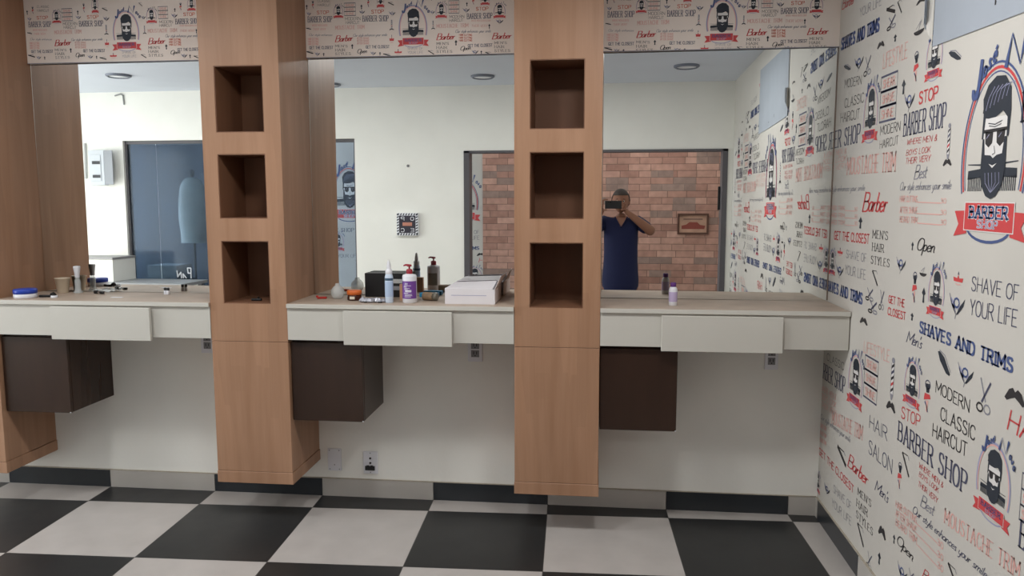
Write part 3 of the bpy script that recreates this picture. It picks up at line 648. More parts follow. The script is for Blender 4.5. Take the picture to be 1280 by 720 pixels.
# missing sheet: bare plaster with a curled torn edge
PL=len(INKS)+1
pts=[(1.066,2.072),(1.62,2.056),(2.02,2.05),(2.02,2.50),(1.6,2.50),(1.3,2.50),(1.066,2.50)]
m.add([(RX-.0040,-u,v) for u,v in pts],[tuple(range(len(pts)))],PL)
for (a,b,c,d) in ((1.47,2.11,1.478,2.13),(1.64,2.09,1.65,2.10)): m.add([(RX-.0044,-u,v) for u,v in ((a,b),(c,b),(c,d),(a,d))],[(0,1,2,3)],1)
cur=[(0,0),(-.010,.004),(-.016,.012),(-.014,.022),(-.006,.026)]
for i in range(len(cur)-1):
    a,b=cur[i],cur[i+1]; z0,z1=2.09,2.235
    m.add([(RX-.004-(-a[1])*-1,-(1.062+a[0]*1.6),z0+.02*i),(RX-.004-b[1],-(1.062+b[0]*1.6),z0+.02*(i+1)),(RX-.004-b[1],-(1.062+b[0]*1.6),z1),(RX-.004-a[1],-(1.062+a[0]*1.6),z1)],[(0,1,2,3)],PL if i>1 else 0)
m.build('wall_right',[PAPER]+[INK[c] for c in INKS]+[PLASTER],kind='structure')
# left wall with the big shop window
m=MB(); WY0,WY1,WZ0,WZ1=-2.55,-.15,.12,2.35
m.box(LX-.12,LX,FY,WY0,0,CZ); m.box(LX-.12,LX,WY1,.0,0,CZ); m.box(LX-.12,LX,WY0,WY1,0,WZ0); m.box(LX-.12,LX,WY0,WY1,WZ1,CZ)
m.build('wall_left',CREAM,kind='structure')
def window_frame(n,x,y0,y1,z0,z1):
    m=MB()
    for a,b,c,d in ((y0,y0+.05,z0,z1),(y1-.05,y1,z0,z1),(y0,y1,z0,z0+.05),(y0,y1,z1-.05,z1),((y0+y1)/2-.025,(y0+y1)/2+.025,z0,z1)): m.box(x-.09,x-.03,a,b,c,d)
    return m.build('window_%d'%n,FRAME,kind='structure')
window_frame(1,LX,WY0,WY1,WZ0,WZ1)
# far wall (behind the photographer's side of the salon) with glazed partition and wide doorway
GX0,GX1,GZ=-2.0,.304,2.16; OX0,OX1,OZ=1.339,3.69,2.035; FT=.12
m=MB()
m.box(LX-.12,GX0,FY-FT,FY,0,CZ); m.box(GX0,GX1,FY-FT,FY,GZ,CZ); m.box(GX1,OX0,FY-FT,FY,0,CZ); m.box(OX0,OX1,FY-FT,FY,OZ,CZ); m.box(OX1,R2,FY-FT,FY,0,CZ)
m.build('wall_front',CREAM,kind='structure')
m=MB(); m.box(OX0-.002,OX0+.05,FY-FT-.01,FY+.012,0,OZ); m.box(OX1-.045,OX1,FY-FT-.01,FY+.012,0,OZ); m.box(OX0,OX1,FY-FT-.01,FY+.012,OZ-.018,OZ+.002)
d=m.build('door_1',FRAME,kind='structure')
m=MB(); m.rbox(OX1-.066,OX1-.045,FY-.10,FY-.085,1.50,1.71,.004); m.build('door_handle',BLACK,d)
# back room
m=MB(); m.box(L2,1.127,BY-.1,BY,0,CZ,0)
p2=Print(m,lambda u,v,l:(u,BY+.0008+l*.0003,v),clip=(-1.1,1.12,.05,CZ-.02))
def mirrored(items,du,dv):
    run_items(p2,items,du,dv)
run_items(p2,[('I','biglogo',-.80,1.36,-.30,2.12),('I','logo',-.80,.98,-.62,1.24),('T','BARBER SHOP','d','serif',-.95,1.22,-.5,1.22,.045),('T','SHAVE OF YOUR LIFE','d','thin',-1.0,.9,-.45,.9,.04)])
run_items(p2,RW_ITEMS,du=-.62,dv=-.1,skip=lambda u:u<.2)
m.build('wall_storeroom',[PAPER]+[INK[c] for c in INKS],kind='structure')
m=MB(); m.box(1.127,R2,BY-.1,BY+.02,0,CZ); m.build('wall_brick',BRICK,kind='structure')
W2Y0,W2Y1=-5.3,-3.7
m=MB(); m.box(L2-.1,L2,BY-.1,W2Y0,0,CZ); m.box(L2-.1,L2,W2Y1,FY-FT,0,CZ); m.box(L2-.1,L2,W2Y0,W2Y1,0,.5); m.box(L2-.1,L2,W2Y0,W2Y1,2.3,CZ); m.box(L2,LX-.12,FY-FT,FY-FT+.1,0,CZ)
m.build('wall_side',CREAM,kind='structure'); window_frame(2,L2,W2Y0,W2Y1,.5,2.3)
m=MB(); m.box(R2,R2+.1,BY-.1,FY,0,CZ); m.build('wall_end',CREAM,kind='structure')
m=MB(); m.box(-4.15,-1.2,BY+.0,BY+.03,0,2.3); m.build('trim_1',mat('slate_blue_panelling',(70,80,94),.6,var=.3,vscale=3,stretch=(3,1,.3)),kind='structure')

# baseboards: tiles alternating black and white
PALE=mat('pale_skirting_tile',(186,182,176),.35,var=.04,vscale=6); DARK=mat('black_skirting_tile',(46,50,54),.3,var=.12,vscale=5); CAP=mat('cement_fillet',(172,164,150),.8,var=.15,vscale=30)
xs=[-4.2,-3.0075,-2.4073,-1.807,-1.2065,-.6061,-.0058,.5945,1.1948,1.7951,2.3954,2.9957,3.596,3.736]
m=MB()
for i in range(1,len(xs)-1): m.box(xs[i]+.0012,xs[i+1]-.0012,-.009,0,0,.094+.002*math.sin(i*3.1),i%2)
m.box(-3.2,3.73,-.0075,0,.094,.0985,2)
m.build('baseboard_back',[PALE,DARK,CAP],kind='structure')
m=MB(); ys=[-.009,-.045,-.645,-1.245,-1.845,-2.445,-3.045,-3.24]
for i in range(len(ys)-1): m.box(RX-.010,RX,ys[i+1]+.0012,ys[i]-.0012,0,.094,(i+1)%2)
m.box(RX-.008,RX,-3.24,-.009,.094,.0985,2)
m.build('baseboard_right',[DARK,PALE,CAP],kind='structure')

# wallpaper bands above the mirrors
def band(n,x0,x1,shifts):
    m=MB(); m.box(x0,x1,-.021,-.0,2.2665,CZ)
    pr=Print(m,lambda u,v,l:(u,-.0214-l*.0002,v),clip=(x0+.002,x1-.002,2.268,CZ))
    for s,dz in shifts: run_items(pr,VAL_ITEMS,s,dz)
    m.box(x0,x1,-.0225,-.0205,2.2640,2.2675,INKIX['g'])
    m.build('trim_%d'%n,[PAPER2]+[INK[c] for c in INKS],kind='structure')
band(2,-.31,.805,[(-1.487,.012)]); band(3,1.185,2.26,[(0,0)]); band(4,2.652,3.7355,[(1.473,-.013)])

# ------------------------------------------------------------------ mirrors
TH=math.radians(.72); TP=math.radians(.35)
MLAB=['frameless wall mirror in the left bay, reflecting the blue glazed partition','frameless wall mirror in the middle bay, reflecting the small striped-border sign','frameless wall mirror in the right bay, reflecting the brick wall and the photographer']
for i,(x0,x1) in enumerate(((-.308,.803),(1.187,2.258),(2.654,3.734))):
    w=(x1-x0)/2; m=MB(); m.box(-w,w,-.0015,.0015,1.074-1.67,2.2635-1.67)
    o=m.build('wall_mirror',MIRROR); o.location=((x0+x1)/2,-.0105,1.67); o.rotation_euler=(-TP,0,-TH)
    if i==2:
        m=MB(); m.box(w-.004,w+.0015,-.0045,-.0016,1.084-1.67,2.2625-1.67); m.build('edge_strip',mat('brown_edge_bead',(122,108,98),.5),o)
    tag(o,MLAB[i],'mirror','mirrors between the wooden columns')

# ------------------------------------------------------------------ columns with open niches
CLAB=['beech veneer column cut by the left edge of the photo','beech veneer column with three open niches between left and middle mirrors','beech veneer column with three open niches between middle and right mirrors']
DEP=.372
for i,(x0,x1) in enumerate(((-.70,-.312),(.805,1.184),(2.261,2.650))):
    t=thing('wooden_column',CLAB[i],'column',((x0+x1)/2,0,0),group='columns between the mirrors'); w=(x1-x0)/2
    nz=[(1.0775,1.3740),(1.4785,1.7765),(1.8755,2.1765)]; nx0,nx1=-w+.069,w-.078
    m=MB(); m.box(-w,w,-.10,-.0005,.897,CZ-.001); m.box(-w,nx0,-DEP,-.10,.897,CZ-.001); m.box(nx1,w,-DEP,-.10,.897,CZ-.001)
    zz=.897
    for a,b in nz: m.box(nx0,nx1,-DEP,-.10,zz,a); zz=b
    m.box(nx0,nx1,-DEP,-.10,zz,CZ-.001); m.build('shaft',WOOD,t)
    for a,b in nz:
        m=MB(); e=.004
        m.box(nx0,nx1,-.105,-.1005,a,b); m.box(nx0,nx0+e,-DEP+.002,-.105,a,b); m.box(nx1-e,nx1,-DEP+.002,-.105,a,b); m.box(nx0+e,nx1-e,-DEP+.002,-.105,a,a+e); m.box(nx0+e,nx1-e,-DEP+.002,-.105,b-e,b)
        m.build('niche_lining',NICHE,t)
    m=MB(); m.rbox(-w+.0005,w-.0005,-DEP,-.0005,.255,.8945,.0015,seg=1); m.build('lower_panel',WOOD,t)
    m=MB(); m.rbox(-w-.001,w+.003,-DEP-.002,-.0005,.196,.2535,.0015,seg=1); m.build('base_strip',WOOD,t)

# ------------------------------------------------------------------ counters
KL=['white laminate counter with a wide drawer in the left bay','white laminate counter with a wide drawer in the middle bay, holding the bottles','white laminate counter with a wide drawer in the right bay, ending at the papered wall']
for i,(x0,x1,d0,d1) in enumerate(((-.312,.804,.002,.511),(1.185,2.260,1.464,1.976),(2.6505,3.732,2.922,3.447))):
    t=thing('wall_counter',KL[i],'counter',(x0,0,0),group='counters under the mirrors'); W=x1-x0; a,b=d0-x0,d1-x0
    m=MB(); m.box(.0005,W-.0005,-.383,-.0225,1.060,1.080); m.build('worktop',TOP_LAM,t)
    m=MB(); m.rbox(.0005,W-.0005,-.3855,-.3832,1.0605,1.0805,.0008,seg=1); m.build('edge_band',WHITE_LAM,t)
    m=MB(); m.box(.001,W-.001,-.374,-.358,.908,1.0598); m.box(.001,W-.001,-.358,-.012,.908,.922); m.box(.001,.017,-.358,-.012,.922,1.0598); m.box(W-.017,W-.001,-.358,-.012,.922,1.0598); m.build('fascia',WHITE_LAM,t)
    m=MB(); m.rbox(a,b,-.3985,-.3815,.893,1.0535,.0015,seg=1); dr=m.build('drawer_front',WHITE_LAM,t)
    m=MB(); m.box(a+.012,b-.012,-.3814,-.3742,.925,1.045); m.build('drawer_box',mat('shadow_gap_carcass',(96,88,80),.6) if i==0 else bpy.data.materials['shadow_gap_carcass'],dr)
# cabinets
BL=['dark brown cabinet hanging under the left counter','dark brown cabinet hanging under the middle counter','dark brown cabinet hanging under the right counter']
for i,x0 in enumerate((-.310,1.186,2.652)):
    t=thing('hanging_cabinet',BL[i],'cabinet',(x0,0,0),group='cabinets under the counters')
    m=MB(); m.rbox(0,.350,-.327,-.0005,.513,.9075,.001,seg=1); m.build('cabinet_body',DARK_LAM,t)
    m=MB(); m.rbox(.001,.349,-.347,-.3295,.511,.892,.0015,seg=1); dd=m.build('cabinet_door',DARK_LAM,t)
    m=MB(); m.rbox(.343,.3495,-.3485,-.346,.511,.516,.0008,seg=1); m.build('corner_clip',WHITEP,dd)

# ------------------------------------------------------------------ sockets and plates
def plate(x0,x1,z0,z1,label,cat,kind,name):
    t=thing(name,label,cat,((x0+x1)/2,0,(z0+z1)/2)); w,h=(x1-x0)/2,(z1-z0)/2
    m=MB(); m.rbox(-w,w,-.009,-.0003,-h,h,.003); m.build('face_plate',WHITEP,t)
    if kind=='socket':
        for s in (.5,-.25,):
            m=MB(); m.rbox(-w*.55,w*.55,-.0105,-.0088,s*h-.018,s*h+.018,.001); r=m.build('receptacle',GREYP,t)
            m=MB()
            for a in (-.009,.006): m.box(a,a+.0035,-.0110,-.0104,s*h-.004,s*h+.011)
            m.lathe([(.003,0),(.003,.0006)],n=10,mat=Matrix.Translation((0,-.0104,s*h-.010))@Matrix.Rotation(PI/2,4,'X')); m.build('slot',BLACK,r)
    if kind=='data':
        m=MB()
        for z in (h*.40,-h*.02): m.lathe([(.0055,0),(.0055,.003),(.002,.004)],n=12,mat=Matrix.Translation((0,-.009,z))@Matrix.Rotation(PI/2,4,'X'))
        m.build('jack',BLACK,t)
        m=MB(); m.rbox(-w*.72,w*.6,-.014,-.009,-h*.68,-h*.28,.002); m.rbox(-w*.5,-w*.1,-.018,-.013,-h*.62,-h*.2,.002); m.rbox(w*.05,w*.4,-.018,-.013,-h*.62,-h*.2,.002); m.build('plug',BLACK,t)
        for z in (h*.86,-h*.86): m=MB(); m.lathe([(.003,0),(.003,.001)],n=10,mat=Matrix.Translation((0,-.009,z))@Matrix.Rotation(PI/2,4,'X')); m.build('screw',GREYP,t)
    if kind=='blank':
        for a,z in ((-w*.7,h*.85),(w*.7,h*.85),(-w*.7,-h*.85),(w*.7,-h*.85),(0,-h*.45)): m=MB(); m.lathe([(.003,0),(.003,.0008)],n=10,mat=Matrix.Translation((a,-.009,z))@Matrix.Rotation(PI/2,4,'X')); m.build('screw',GREYP,t)
    return t
plate(.553,.625,.758,.868,'white wall socket beside the column, under the left counter','socket','socket','wall_socket')
plate(1.984,2.060,.743,.855,'white wall socket under the middle counter','socket','socket','wall_socket')
plate(3.457,3.521,.735,.850,'white wall socket under the right counter','socket','socket','wall_socket')
plate(1.229,1.303,.139,.259,'blank lilac-white wall plate low on the wall beside the column','wall plate','blank','blank_plate')
plate(1.421,1.500,.129,.250,'white data plate with black jacks low on the wall','wall plate','data','data_plate')

# ------------------------------------------------------------------ things on the counters
Z=1.0802
def Lathe(name,prof,mt,parent,n=24,**k): m=MB(); m.lathe(prof,n=n,**k); return m.build(name,mt,parent)
BLUE=mat('royal_blue_plastic',(36,66,168),.35); RED=mat('crimson_plastic',(150,28,48),.35); ORNG=mat('orange_plastic',(208,104,44),.4); AMBER=mat('dark_amber_gel',(70,34,22),.2)
PURP=mat('violet_label',(112,66,150),.45); ICE=mat('ice_blue_plastic',(206,222,240),.3); CARD=mat('white_carton',(224,222,226),.6,var=.03,vscale=12); TAN=mat('tan_cardboard',(196,150,118),.7)
CUPM=mat('beige_cup_plastic',(214,200,178),.4); CLEAR=mat('clear_plastic',(225,232,232),.12,alpha=.45); TEAL=mat('teal_plastic',(30,120,160),.4); REDP=mat('red_plastic',(178,44,36),.4); LILAC=mat('lilac_label',(190,176,212),.5)
t=thing('round_tub','round white tub with a blue lid at the left end of the left counter','tub',(-.205,-.29,Z))
Lathe('tub_body',[(.050,0),(.053,.003),(.053,.020),(.050,.022)],WHITEP,t); Lathe('lid',[(.051,.0222),(.054,.024),(.054,.040),(.050,.045),(.02,.0465)],BLUE,t)
t=thing('neck_duster','small black brush lying beside the blue-lidded tub','brush',(-.115,-.26,Z),rz=.2)
m=MB(); m.rbox(-.035,.02,-.008,.008,0,.012,.004); m.build('handle',BLACK,t); m=MB(); m.tube([(.0205,0,.012),(.035,0,.013),(.046,0,.012)],[.008,.013,.005]); m.build('bristles',mat('black_bristles',(30,28,28),.9),t)
t=thing('bottle_cap','small white cap with a dark centre in front of the left column corner','cap',(-.066,-.27,Z))
Lathe('rim',[(.016,0),(.016,.010),(.013,.0105)],WHITEP,t,16); Lathe('centre',[(.011,.0106),(.010,.0125)],BLACK,t,16)
t=thing('plastic_cup','beige disposable cup near the mirror at the left end','cup',(-.160,-.075,Z))
m=MB(); m.lathe([(.025,0),(.027,.002),(.036,.074),(.038,.075),(.038,.0775),(.036,.0775),(.034,.074),(.025,.004),(.001,.004)],n=24); m.build('cup_wall',CUPM,t)
t=thing('spray_bottle','slim clear bottle with a white neck beside the beige cup','bottle',(-.077,-.072,Z))
Lathe('bottle_body',[(.022,0),(.023,.004),(.016,.012),(.014,.03),(.015,.06),(.011,.075),(.009,.08)],CLEAR,t); Lathe('neck',[(.012,.0805),(.013,.10),(.018,.135),(.017,.14),(.004,.142)],WHITEP,t)
t=thing('metal_clip','small black and silver clip lying on the left counter','clip',(.060,-.105,Z),rz=-.3)
m=MB(); m.rbox(-.028,-.008,-.01,.01,0,.018,.005); m.build('jaw',BLACK,t); m=MB(); m.tube([(-.008,0,.008),(.002,0,.010),(.012,0,.009)],.005); m.build('spring',CHROME,t); m=MB(); m.rbox(.012,.036,-.008,.008,0,.013,.004); m.build('grip',BLACK,t)
t=thing('plastic_wrapper','clear crumpled wrapper against the left mirror','wrapper',(.055,-.045,Z),rz=.1)
m=MB(); random.seed(3); n=9
vs=[(-.06+.12*i/(n-1),-.018+.036*j/4,.004+random.random()*.014) for j in range(5) for i in range(n)]
m.add(vs,[(j*n+i,j*n+i+1,(j+1)*n+i+1,(j+1)*n+i) for j in range(4) for i in range(n-1)]); o=m.build('film',CLEAR,t)
md=o.modifiers.new('s','SOLIDIFY'); md.thickness=.0008
t=thing('paper_scrap','flat white rectangular scrap lying on the left counter','paper',(.245,-.235,Z),rz=.05)
m=MB(); m.rbox(-.03,.03,-.012,.012,0,.0012,.0004); m.build('sheet',WHITEP,t)
for k,(x,y,la) in enumerate(((.424,-.10,'tiny white jar with a black top beside the first column, left one'),(.441,-.104,'tiny white jar with a black top, nearest the first column'))):
    t=thing('tiny_jar',la,'jar',(x,y,Z),group='tiny jars against the left mirror')
    Lathe('jar',[(.007,0),(.008,.002),(.008,.020),(.006,.022)],WHITEP,t,14); Lathe('lid',[(.0075,.0222),(.0075,.034),(.005,.036)],BLACK,t,14)
# middle counter
t=thing('hair_clip','small red hair clip on the middle counter beside the column','clip',(1.288,-.18,Z),rz=.15)
m=MB(); m.rbox(-.024,.022,-.009,.009,0,.010,.003); m.rbox(-.030,-.018,-.005,.005,.006,.016,.002); m.build('jaw',REDP,t)
t=thing('plastic_globe','cloudy clear round plastic bottle behind the red clip','bottle',(1.362,-.165,Z))
Lathe('globe',[(.018,0),(.028,.008),(.034,.025),(.032,.045),(.020,.060),(.012,.066),(.012,.074),(.004,.076)],CLEAR,t)
t=thing('gel_jar','squat jar of dark gel with an orange lid','jar',(1.462,-.215,Z))
Lathe('jar',[(.030,0),(.034,.003),(.034,.024),(.031,.027)],AMBER,t); Lathe('lid',[(.0335,.0275),(.036,.029),(.036,.046),(.032,.049),(.01,.050)],ORNG,t)
m=MB(); m.box(-.012,.012,-.0352,-.0335,.008,.021); m.build('label',mat('cream_label',(220,214,196),.5),t)
t=thing('crumpled_foil','crumpled silver-grey foil lying in front of the black box','foil',(1.575,-.285,Z))
m=MB(); random.seed(11)
for k in range(7):
    a=-.05+k*.0165; m.lathe([(.004,.0),(.012+random.random()*.006,.006),(.010,.014+random.random()*.006),(.003,.020+random.random()*.006)],c=(a,random.uniform(-.012,.012),0),n=7,smooth=False,sx=1.3)
m.build('sheet',mat('silver_foil',(170,172,180),.35,metal=.5),t)
m=MB(); m.rbox(-.038,-.024,-.024,-.015,0,.006,.002); m.build('dark_scrap',BLACK,t); m=MB(); m.rbox(.03,.05,-.024,-.014,0,.007,.002); m.build('dark_scrap',BLACK,t)
t=thing('black_box','black rectangular box standing against the middle mirror','box',(1.588,-.058,Z))
m=MB(); m.rbox(-.110,.110,-.033,.033,0,.120,.002); m.build('box_body',BLACK,t)
m=MB(); m.rbox(.035,.098,-.0352,-.0332,.070,.092,.001); m.build('chrome_strip',CHROME,t)
m=MB(); m.rbox(.035,.098,-.0350,-.0332,.036,.056,.001); m.build('label',GREYP,t)
t=thing('tan_box','small tan cardboard box between the two tall bottles','box',(1.700,-.185,Z))
m=MB(); m.rbox(-.017,.017,-.012,.012,0,.078,.001); m.build('carton',TAN,t)
t=thing('nozzle_bottle','tall ice-blue bottle with a pointed nozzle on the middle counter','bottle',(1.655,-.285,Z))
Lathe('bottle_body',[(.018,0),(.0195,.003),(.0195,.120),(.017,.132),(.015,.136)],ICE,t); Lathe('collar',[(.0155,.1362),(.0165,.138),(.0165,.155),(.010,.160)],WHITEP,t); Lathe('nozzle',[(.010,.1602),(.010,.172),(.006,.194),(.003,.202)],WHITEP,t)
Lathe('label',[(.0198,.030),(.0199,.031),(.0199,.100),(.0198,.101)],mat('pale_blue_label',(176,198,226),.5),t,cap=False); Lathe('dark_band',[(.0201,.106),(.0202,.107),(.0202,.117),(.0201,.118)],mat('slate_band',(66,92,116),.5),t,cap=False)
t=thing('pump_bottle','white pump bottle with a violet label and crimson pump','bottle',(1.752,-.275,Z))
Lathe('bottle_body',[(.031,0),(.034,.004),(.034,.126),(.031,.133),(.016,.137),(.014,.138)],WHITEP,t,32)
def wrap(name,r,z0,z1,a0,a1,mt,par,n=16):
    m=MB(); q=[(r*math.cos(a0+(a1-a0)*i/n),r*math.sin(a0+(a1-a0)*i/n)) for i in range(n+1)]
    m.add([(x,y,z0) for x,y in q]+[(x,y,z1) for x,y in q],[(i,i+1,i+n+2,i+n+1) for i in range(n)],0,True); return m.build(name,mt,par)
lb=wrap('label',.0344,.022,.105,-PI/2-1.35,-PI/2+1.35,PURP,t); wrap('back_label',.0344,.03,.095,PI/2-.8,PI/2+.8,mat('grey_back_label',(128,126,118),.5),t)
m=MB(); random.seed(5)
for k in range(12):
    z=.030+.0058*k; a0=-2.25+random.random()*.25; a1=a0+.35+random.random()*.75
    if k in(4,5): a0,a1=-2.0,-1.1
    q=[(.0347*math.cos(a0+(a1-a0)*i/6),.0347*math.sin(a0+(a1-a0)*i/6)) for i in range(7)]; h=.0022 if k not in(4,5) else .0045
    m.add([(x,y,z) for x,y in q]+[(x,y,z+h) for x,y in q],[(i,i+1,i+8,i+7) for i in range(6)])
m.build('label_print',WHITEP,lb)
Lathe('collar',[(.0145,.1382),(.0145,.156),(.010,.160)],RED,t); m=MB(); m.lathe([(.004,.1602),(.004,.172)],n=10); m.lathe([(.010,.172),(.011,.174),(.011,.180),(.006,.182)],n=16); m.tube([(0,0,.178),(-.018,0,.179),(-.028,0,.175)],[.005,.0045,.003]); m.build('pump_head',RED,t)
t=thing('adhesive_roll','short tan roll lying on its side behind the pump bottle','roll',(1.835,-.195,Z),rz=-.25)
Mx=Matrix.Translation((0,0,.0205))@Matrix.Rotation(PI/2,4,'Y')
Lathe('roll_body',[(.018,-.038),(.020,-.036),(.020,.012),(.018,.014)],mat('tan_wrapping',(150,126,100),.6,var=.2,vscale=40),t,mat=Mx); Lathe('end_cap',[(.019,.0145),(.0205,.016),(.0205,.034),(.016,.037)],mat('olive_grey_cap',(116,112,100),.3,var=.3,vscale=60),t,mat=Mx)
t=thing('teal_packet','flat teal packet lying against the middle mirror','packet',(1.800,-.06,Z),rz=.04)
m=MB(); m.rbox(-.048,.048,-.018,.018,0,.022,.003); m.build('packet_body',TEAL,t)
# open carton
t=thing('open_carton','white open cardboard carton with loose flaps at the right of the middle counter','box',(2.045,-.18,Z))
m=MB(); w,dp,h,k=.118,.125,.070,.002
m.box(-w,w,-dp,-dp+k,0,h); m.box(-w,w,dp-k,dp,0,h); m.box(-w,-w+k,-dp+k,dp-k,0,h); m.box(w-k,w,-dp+k,dp-k,0,h); m.box(-w,w,-dp+k,dp-k,0,k); m.build('carton_body',CARD,t)
def flap(name,q):
    m=MB(); m.add(q,[(0,1,2,3)]); o=m.build(name,CARD,t); s=o.modifiers.new('s','SOLIDIFY'); s.thickness=.0016; return o
flap('front_flap',[(-w,-dp,h+.001),(w-.012,-dp,h+.001),(w-.004,-dp+.11,h+.030),(-w+.030,-dp+.11,h+.022)])
flap('back_flap',[(-w,dp-.001,h+.001),(w,dp-.001,h+.001),(w-.016,dp-.07,h+.026),(-w+.03,dp-.07,h+.020)])
flap('side_flap',[(w-.001,-dp+.01,h+.001),(w-.001,dp-.01,h+.001),(w+.034,dp-.05,h+.060),(w+.020,-dp+.07,h+.056)])
flap('side_flap',[(-w,-dp+.004,h+.0015),(-w,dp-.004,h+.0015),(-w+.06,dp-.03,h+.012),(-w+.07,-dp+.03,h+.010)])
m=MB(); m.box(-w+.03,w-.04,-dp-.0006,-dp-.0001,.040,.0425); m.build('printed_line',INK['l'],t)
# small black clip in the lowest niche
t=thing('clipper_guard','small black clip lying in the lowest niche of the middle column','clip',(1.005,-.30,1.0818))
m=MB(); m.rbox(-.025,.025,-.008,.008,0,.012,.004); m.build('jaw',BLACK,t); m=MB(); m.rbox(.004,.014,-.006,.006,.0122,.020,.003); m.build('grip',BLACK,t)
# right counter
t=thing('small_bottle','small white bottle with a violet cap alone on the right counter','bottle',(2.984,-.245,Z))
Lathe('bottle_body',[(.018,0),(.0195,.003),(.0195,.070),(.017,.080),(.012,.086)],WHITEP,t); Lathe('cap',[(.0125,.0862),(.0135,.088),(.0135,.103),(.011,.106)],mat('violet_cap',(92,48,120),.4),t)
Lathe('label',[(.0197,.018),(.0198,.019),(.0198,.062),(.0197,.063)],LILAC,t,cap=False)

# ------------------------------------------------------------------ far side of the room, seen in the mirrors
PANES=(GLASS,GLASS,CLEARGLASS)
t=thing('glazed_partition','floor-standing partition of blue-tinted glass panels set in the cream wall','partition',((GX0+GX1)/2,FY-.05,0)); gc=(GX0+GX1)/2
for i,(a,b) in enumerate(((GX0,-1.69),(-1.69,-.50),(-.50,GX1))):
    m=MB(); m.box(a-gc+.004,b-gc-.004,-.004,.004,.03,GZ-.03); m.build('glass_pane',PANES[i],t)
m=MB(); hw=(GX1-GX0)/2; m.box(-hw+.02,hw-.02,-.02,.02,0,.03); m.box(-hw+.02,hw-.02,-.02,.02,GZ-.03,GZ-.001); m.box(-hw+.0005,-hw+.02,-.02,.02,0,GZ-.001); m.box(hw-.02,hw-.0005,-.02,.02,0,GZ-.001); m.build('frame',FRAME,t)
m=MB()
for k,(a,b,c,d) in enumerate(((0,.0,.0,.10),(.0,.10,.035,.10),(.035,.10,.03,.05),(.03,.05,0,.05),(.05,.0,.085,.045),(.085,.045,.08,.0),(.10,0,.105,.06),(.105,.06,.14,.01),(.14,.01,.145,.075))): m.tube([(-1.375-a,FY-.0385,.835+b),(-1.375-c,FY-.0385,.835+d)],.006)
o=m.build('glass_decal',WHITEP); tag(o,'white decal low on the middle glass panel','decal')
t=thing('breaker_panel','white electrical panel with its grey door hanging open, left of the glass partition','electrical panel',(-2.225,FY,1.905))
m=MB(); m.rbox(-.10,.06,-.0005,.06,-.17,.165,.004); m.rbox(-.075,.03,.06,.066,-.13,.12,.003); m.build('enclosure',mat('panel_enclosure_grey',(196,202,208),.5),t)
for z in (.045,-.085):
    m=MB(); 
    for k in range(6): m.rbox(-.055+k*.013,-.044+k*.013,.0662,.074,z-.014,z+.014,.001)
    m.build('breaker_row',mat('breaker_grey',(70,72,76),.5),t)
m=MB(); mx=Matrix.Translation((.061,.055,0))@Matrix.Rotation(.28,4,'Z'); m.rbox(0,.115,-.004,.004,-.165,.16,.003,mat=mx); m.build('door',mat('panel_door_grey',(146,150,156),.5),t)
o=MB(); o.tube([(-2.39,FY+.012,2.14),(-2.392,FY+.012,2.0),(-2.398,FY+.012,1.80)],.0122); o=o.build('conduit',mat('pale_conduit',(196,198,196),.5)); tag(o,'short grey vertical conduit left of the electrical panel','conduit')
o=MB(); o.tube([(-2.05,FY+.008,2.585),(-1.99,FY+.008,2.60),(-1.965,FY+.008,2.585),(-1.96,FY+.008,2.50)],.007); o=o.build('wall_cable',mat('grey_cable',(150,152,150),.5)); tag(o,'bent grey cable high on the wall above the glass partition','cable')
# sign
SB=MB(); t=thing('barber_sign','small square sign with a diagonal striped border on the cream wall','sign',(.8075,FY,1.3675))
m=MB(); m.rbox(-.1015,.1015,.0003,.035,-.1035,.1035,.002); m.build('board',WHITEP,t)
m=MB(); m.box(-.078,.078,.0352,.0365,-.08,.08); m.build('centre_panel',mat('sign_charcoal',(52,50,62),.5),t)
m=MB()
for s in range(8):
    a=-.095+s*.0255
    for (y0,y1) in ((-.1015,-.082),(.082,.1015)): m.add([(a,.0358,y0),(a+.011,.0358,y0),(a+.019,.0358,y1),(a+.008,.0358,y1)],[(0,1,2,3)])
    for (y0,y1) in ((-.100,-.080),(.080,.100)): m.add([(y0,.0358,a),(y0,.0358,a+.011),(y1,.0358,a+.019),(y1,.0358,a+.008)],[(0,1,2,3)])
m.build('stripes',INK['h'],t)
m=MB(); m.box(-.045,.045,.0368,.0378,-.014,.018); m.build('centre_strip',mat('copper_strip',(190,130,112),.5),t)
for ch,u,v in (('O',-.062,.036),('P',.030,.036),('E',-.062,-.070),('C',.030,-.070)):
    m=MB(); Print(m,lambda u,v,l:(-u,.0370+.0002*l,v)).text(ch,'w','sans',u,v,u+.03,v,.032)
    m.m=[0]*len(m.m); m.build('letter',WHITEP,t)
o=MB(); o.lathe([(.012,0),(.012,.006),(.004,.009)],n=12,mat=Matrix.Translation((.812,FY+.0003,1.905))@Matrix.Rotation(-PI/2,4,'X')); o=o.build('wall_screw',GREYP); tag(o,'small grey screw cap in the cream wall above the striped sign','screw')
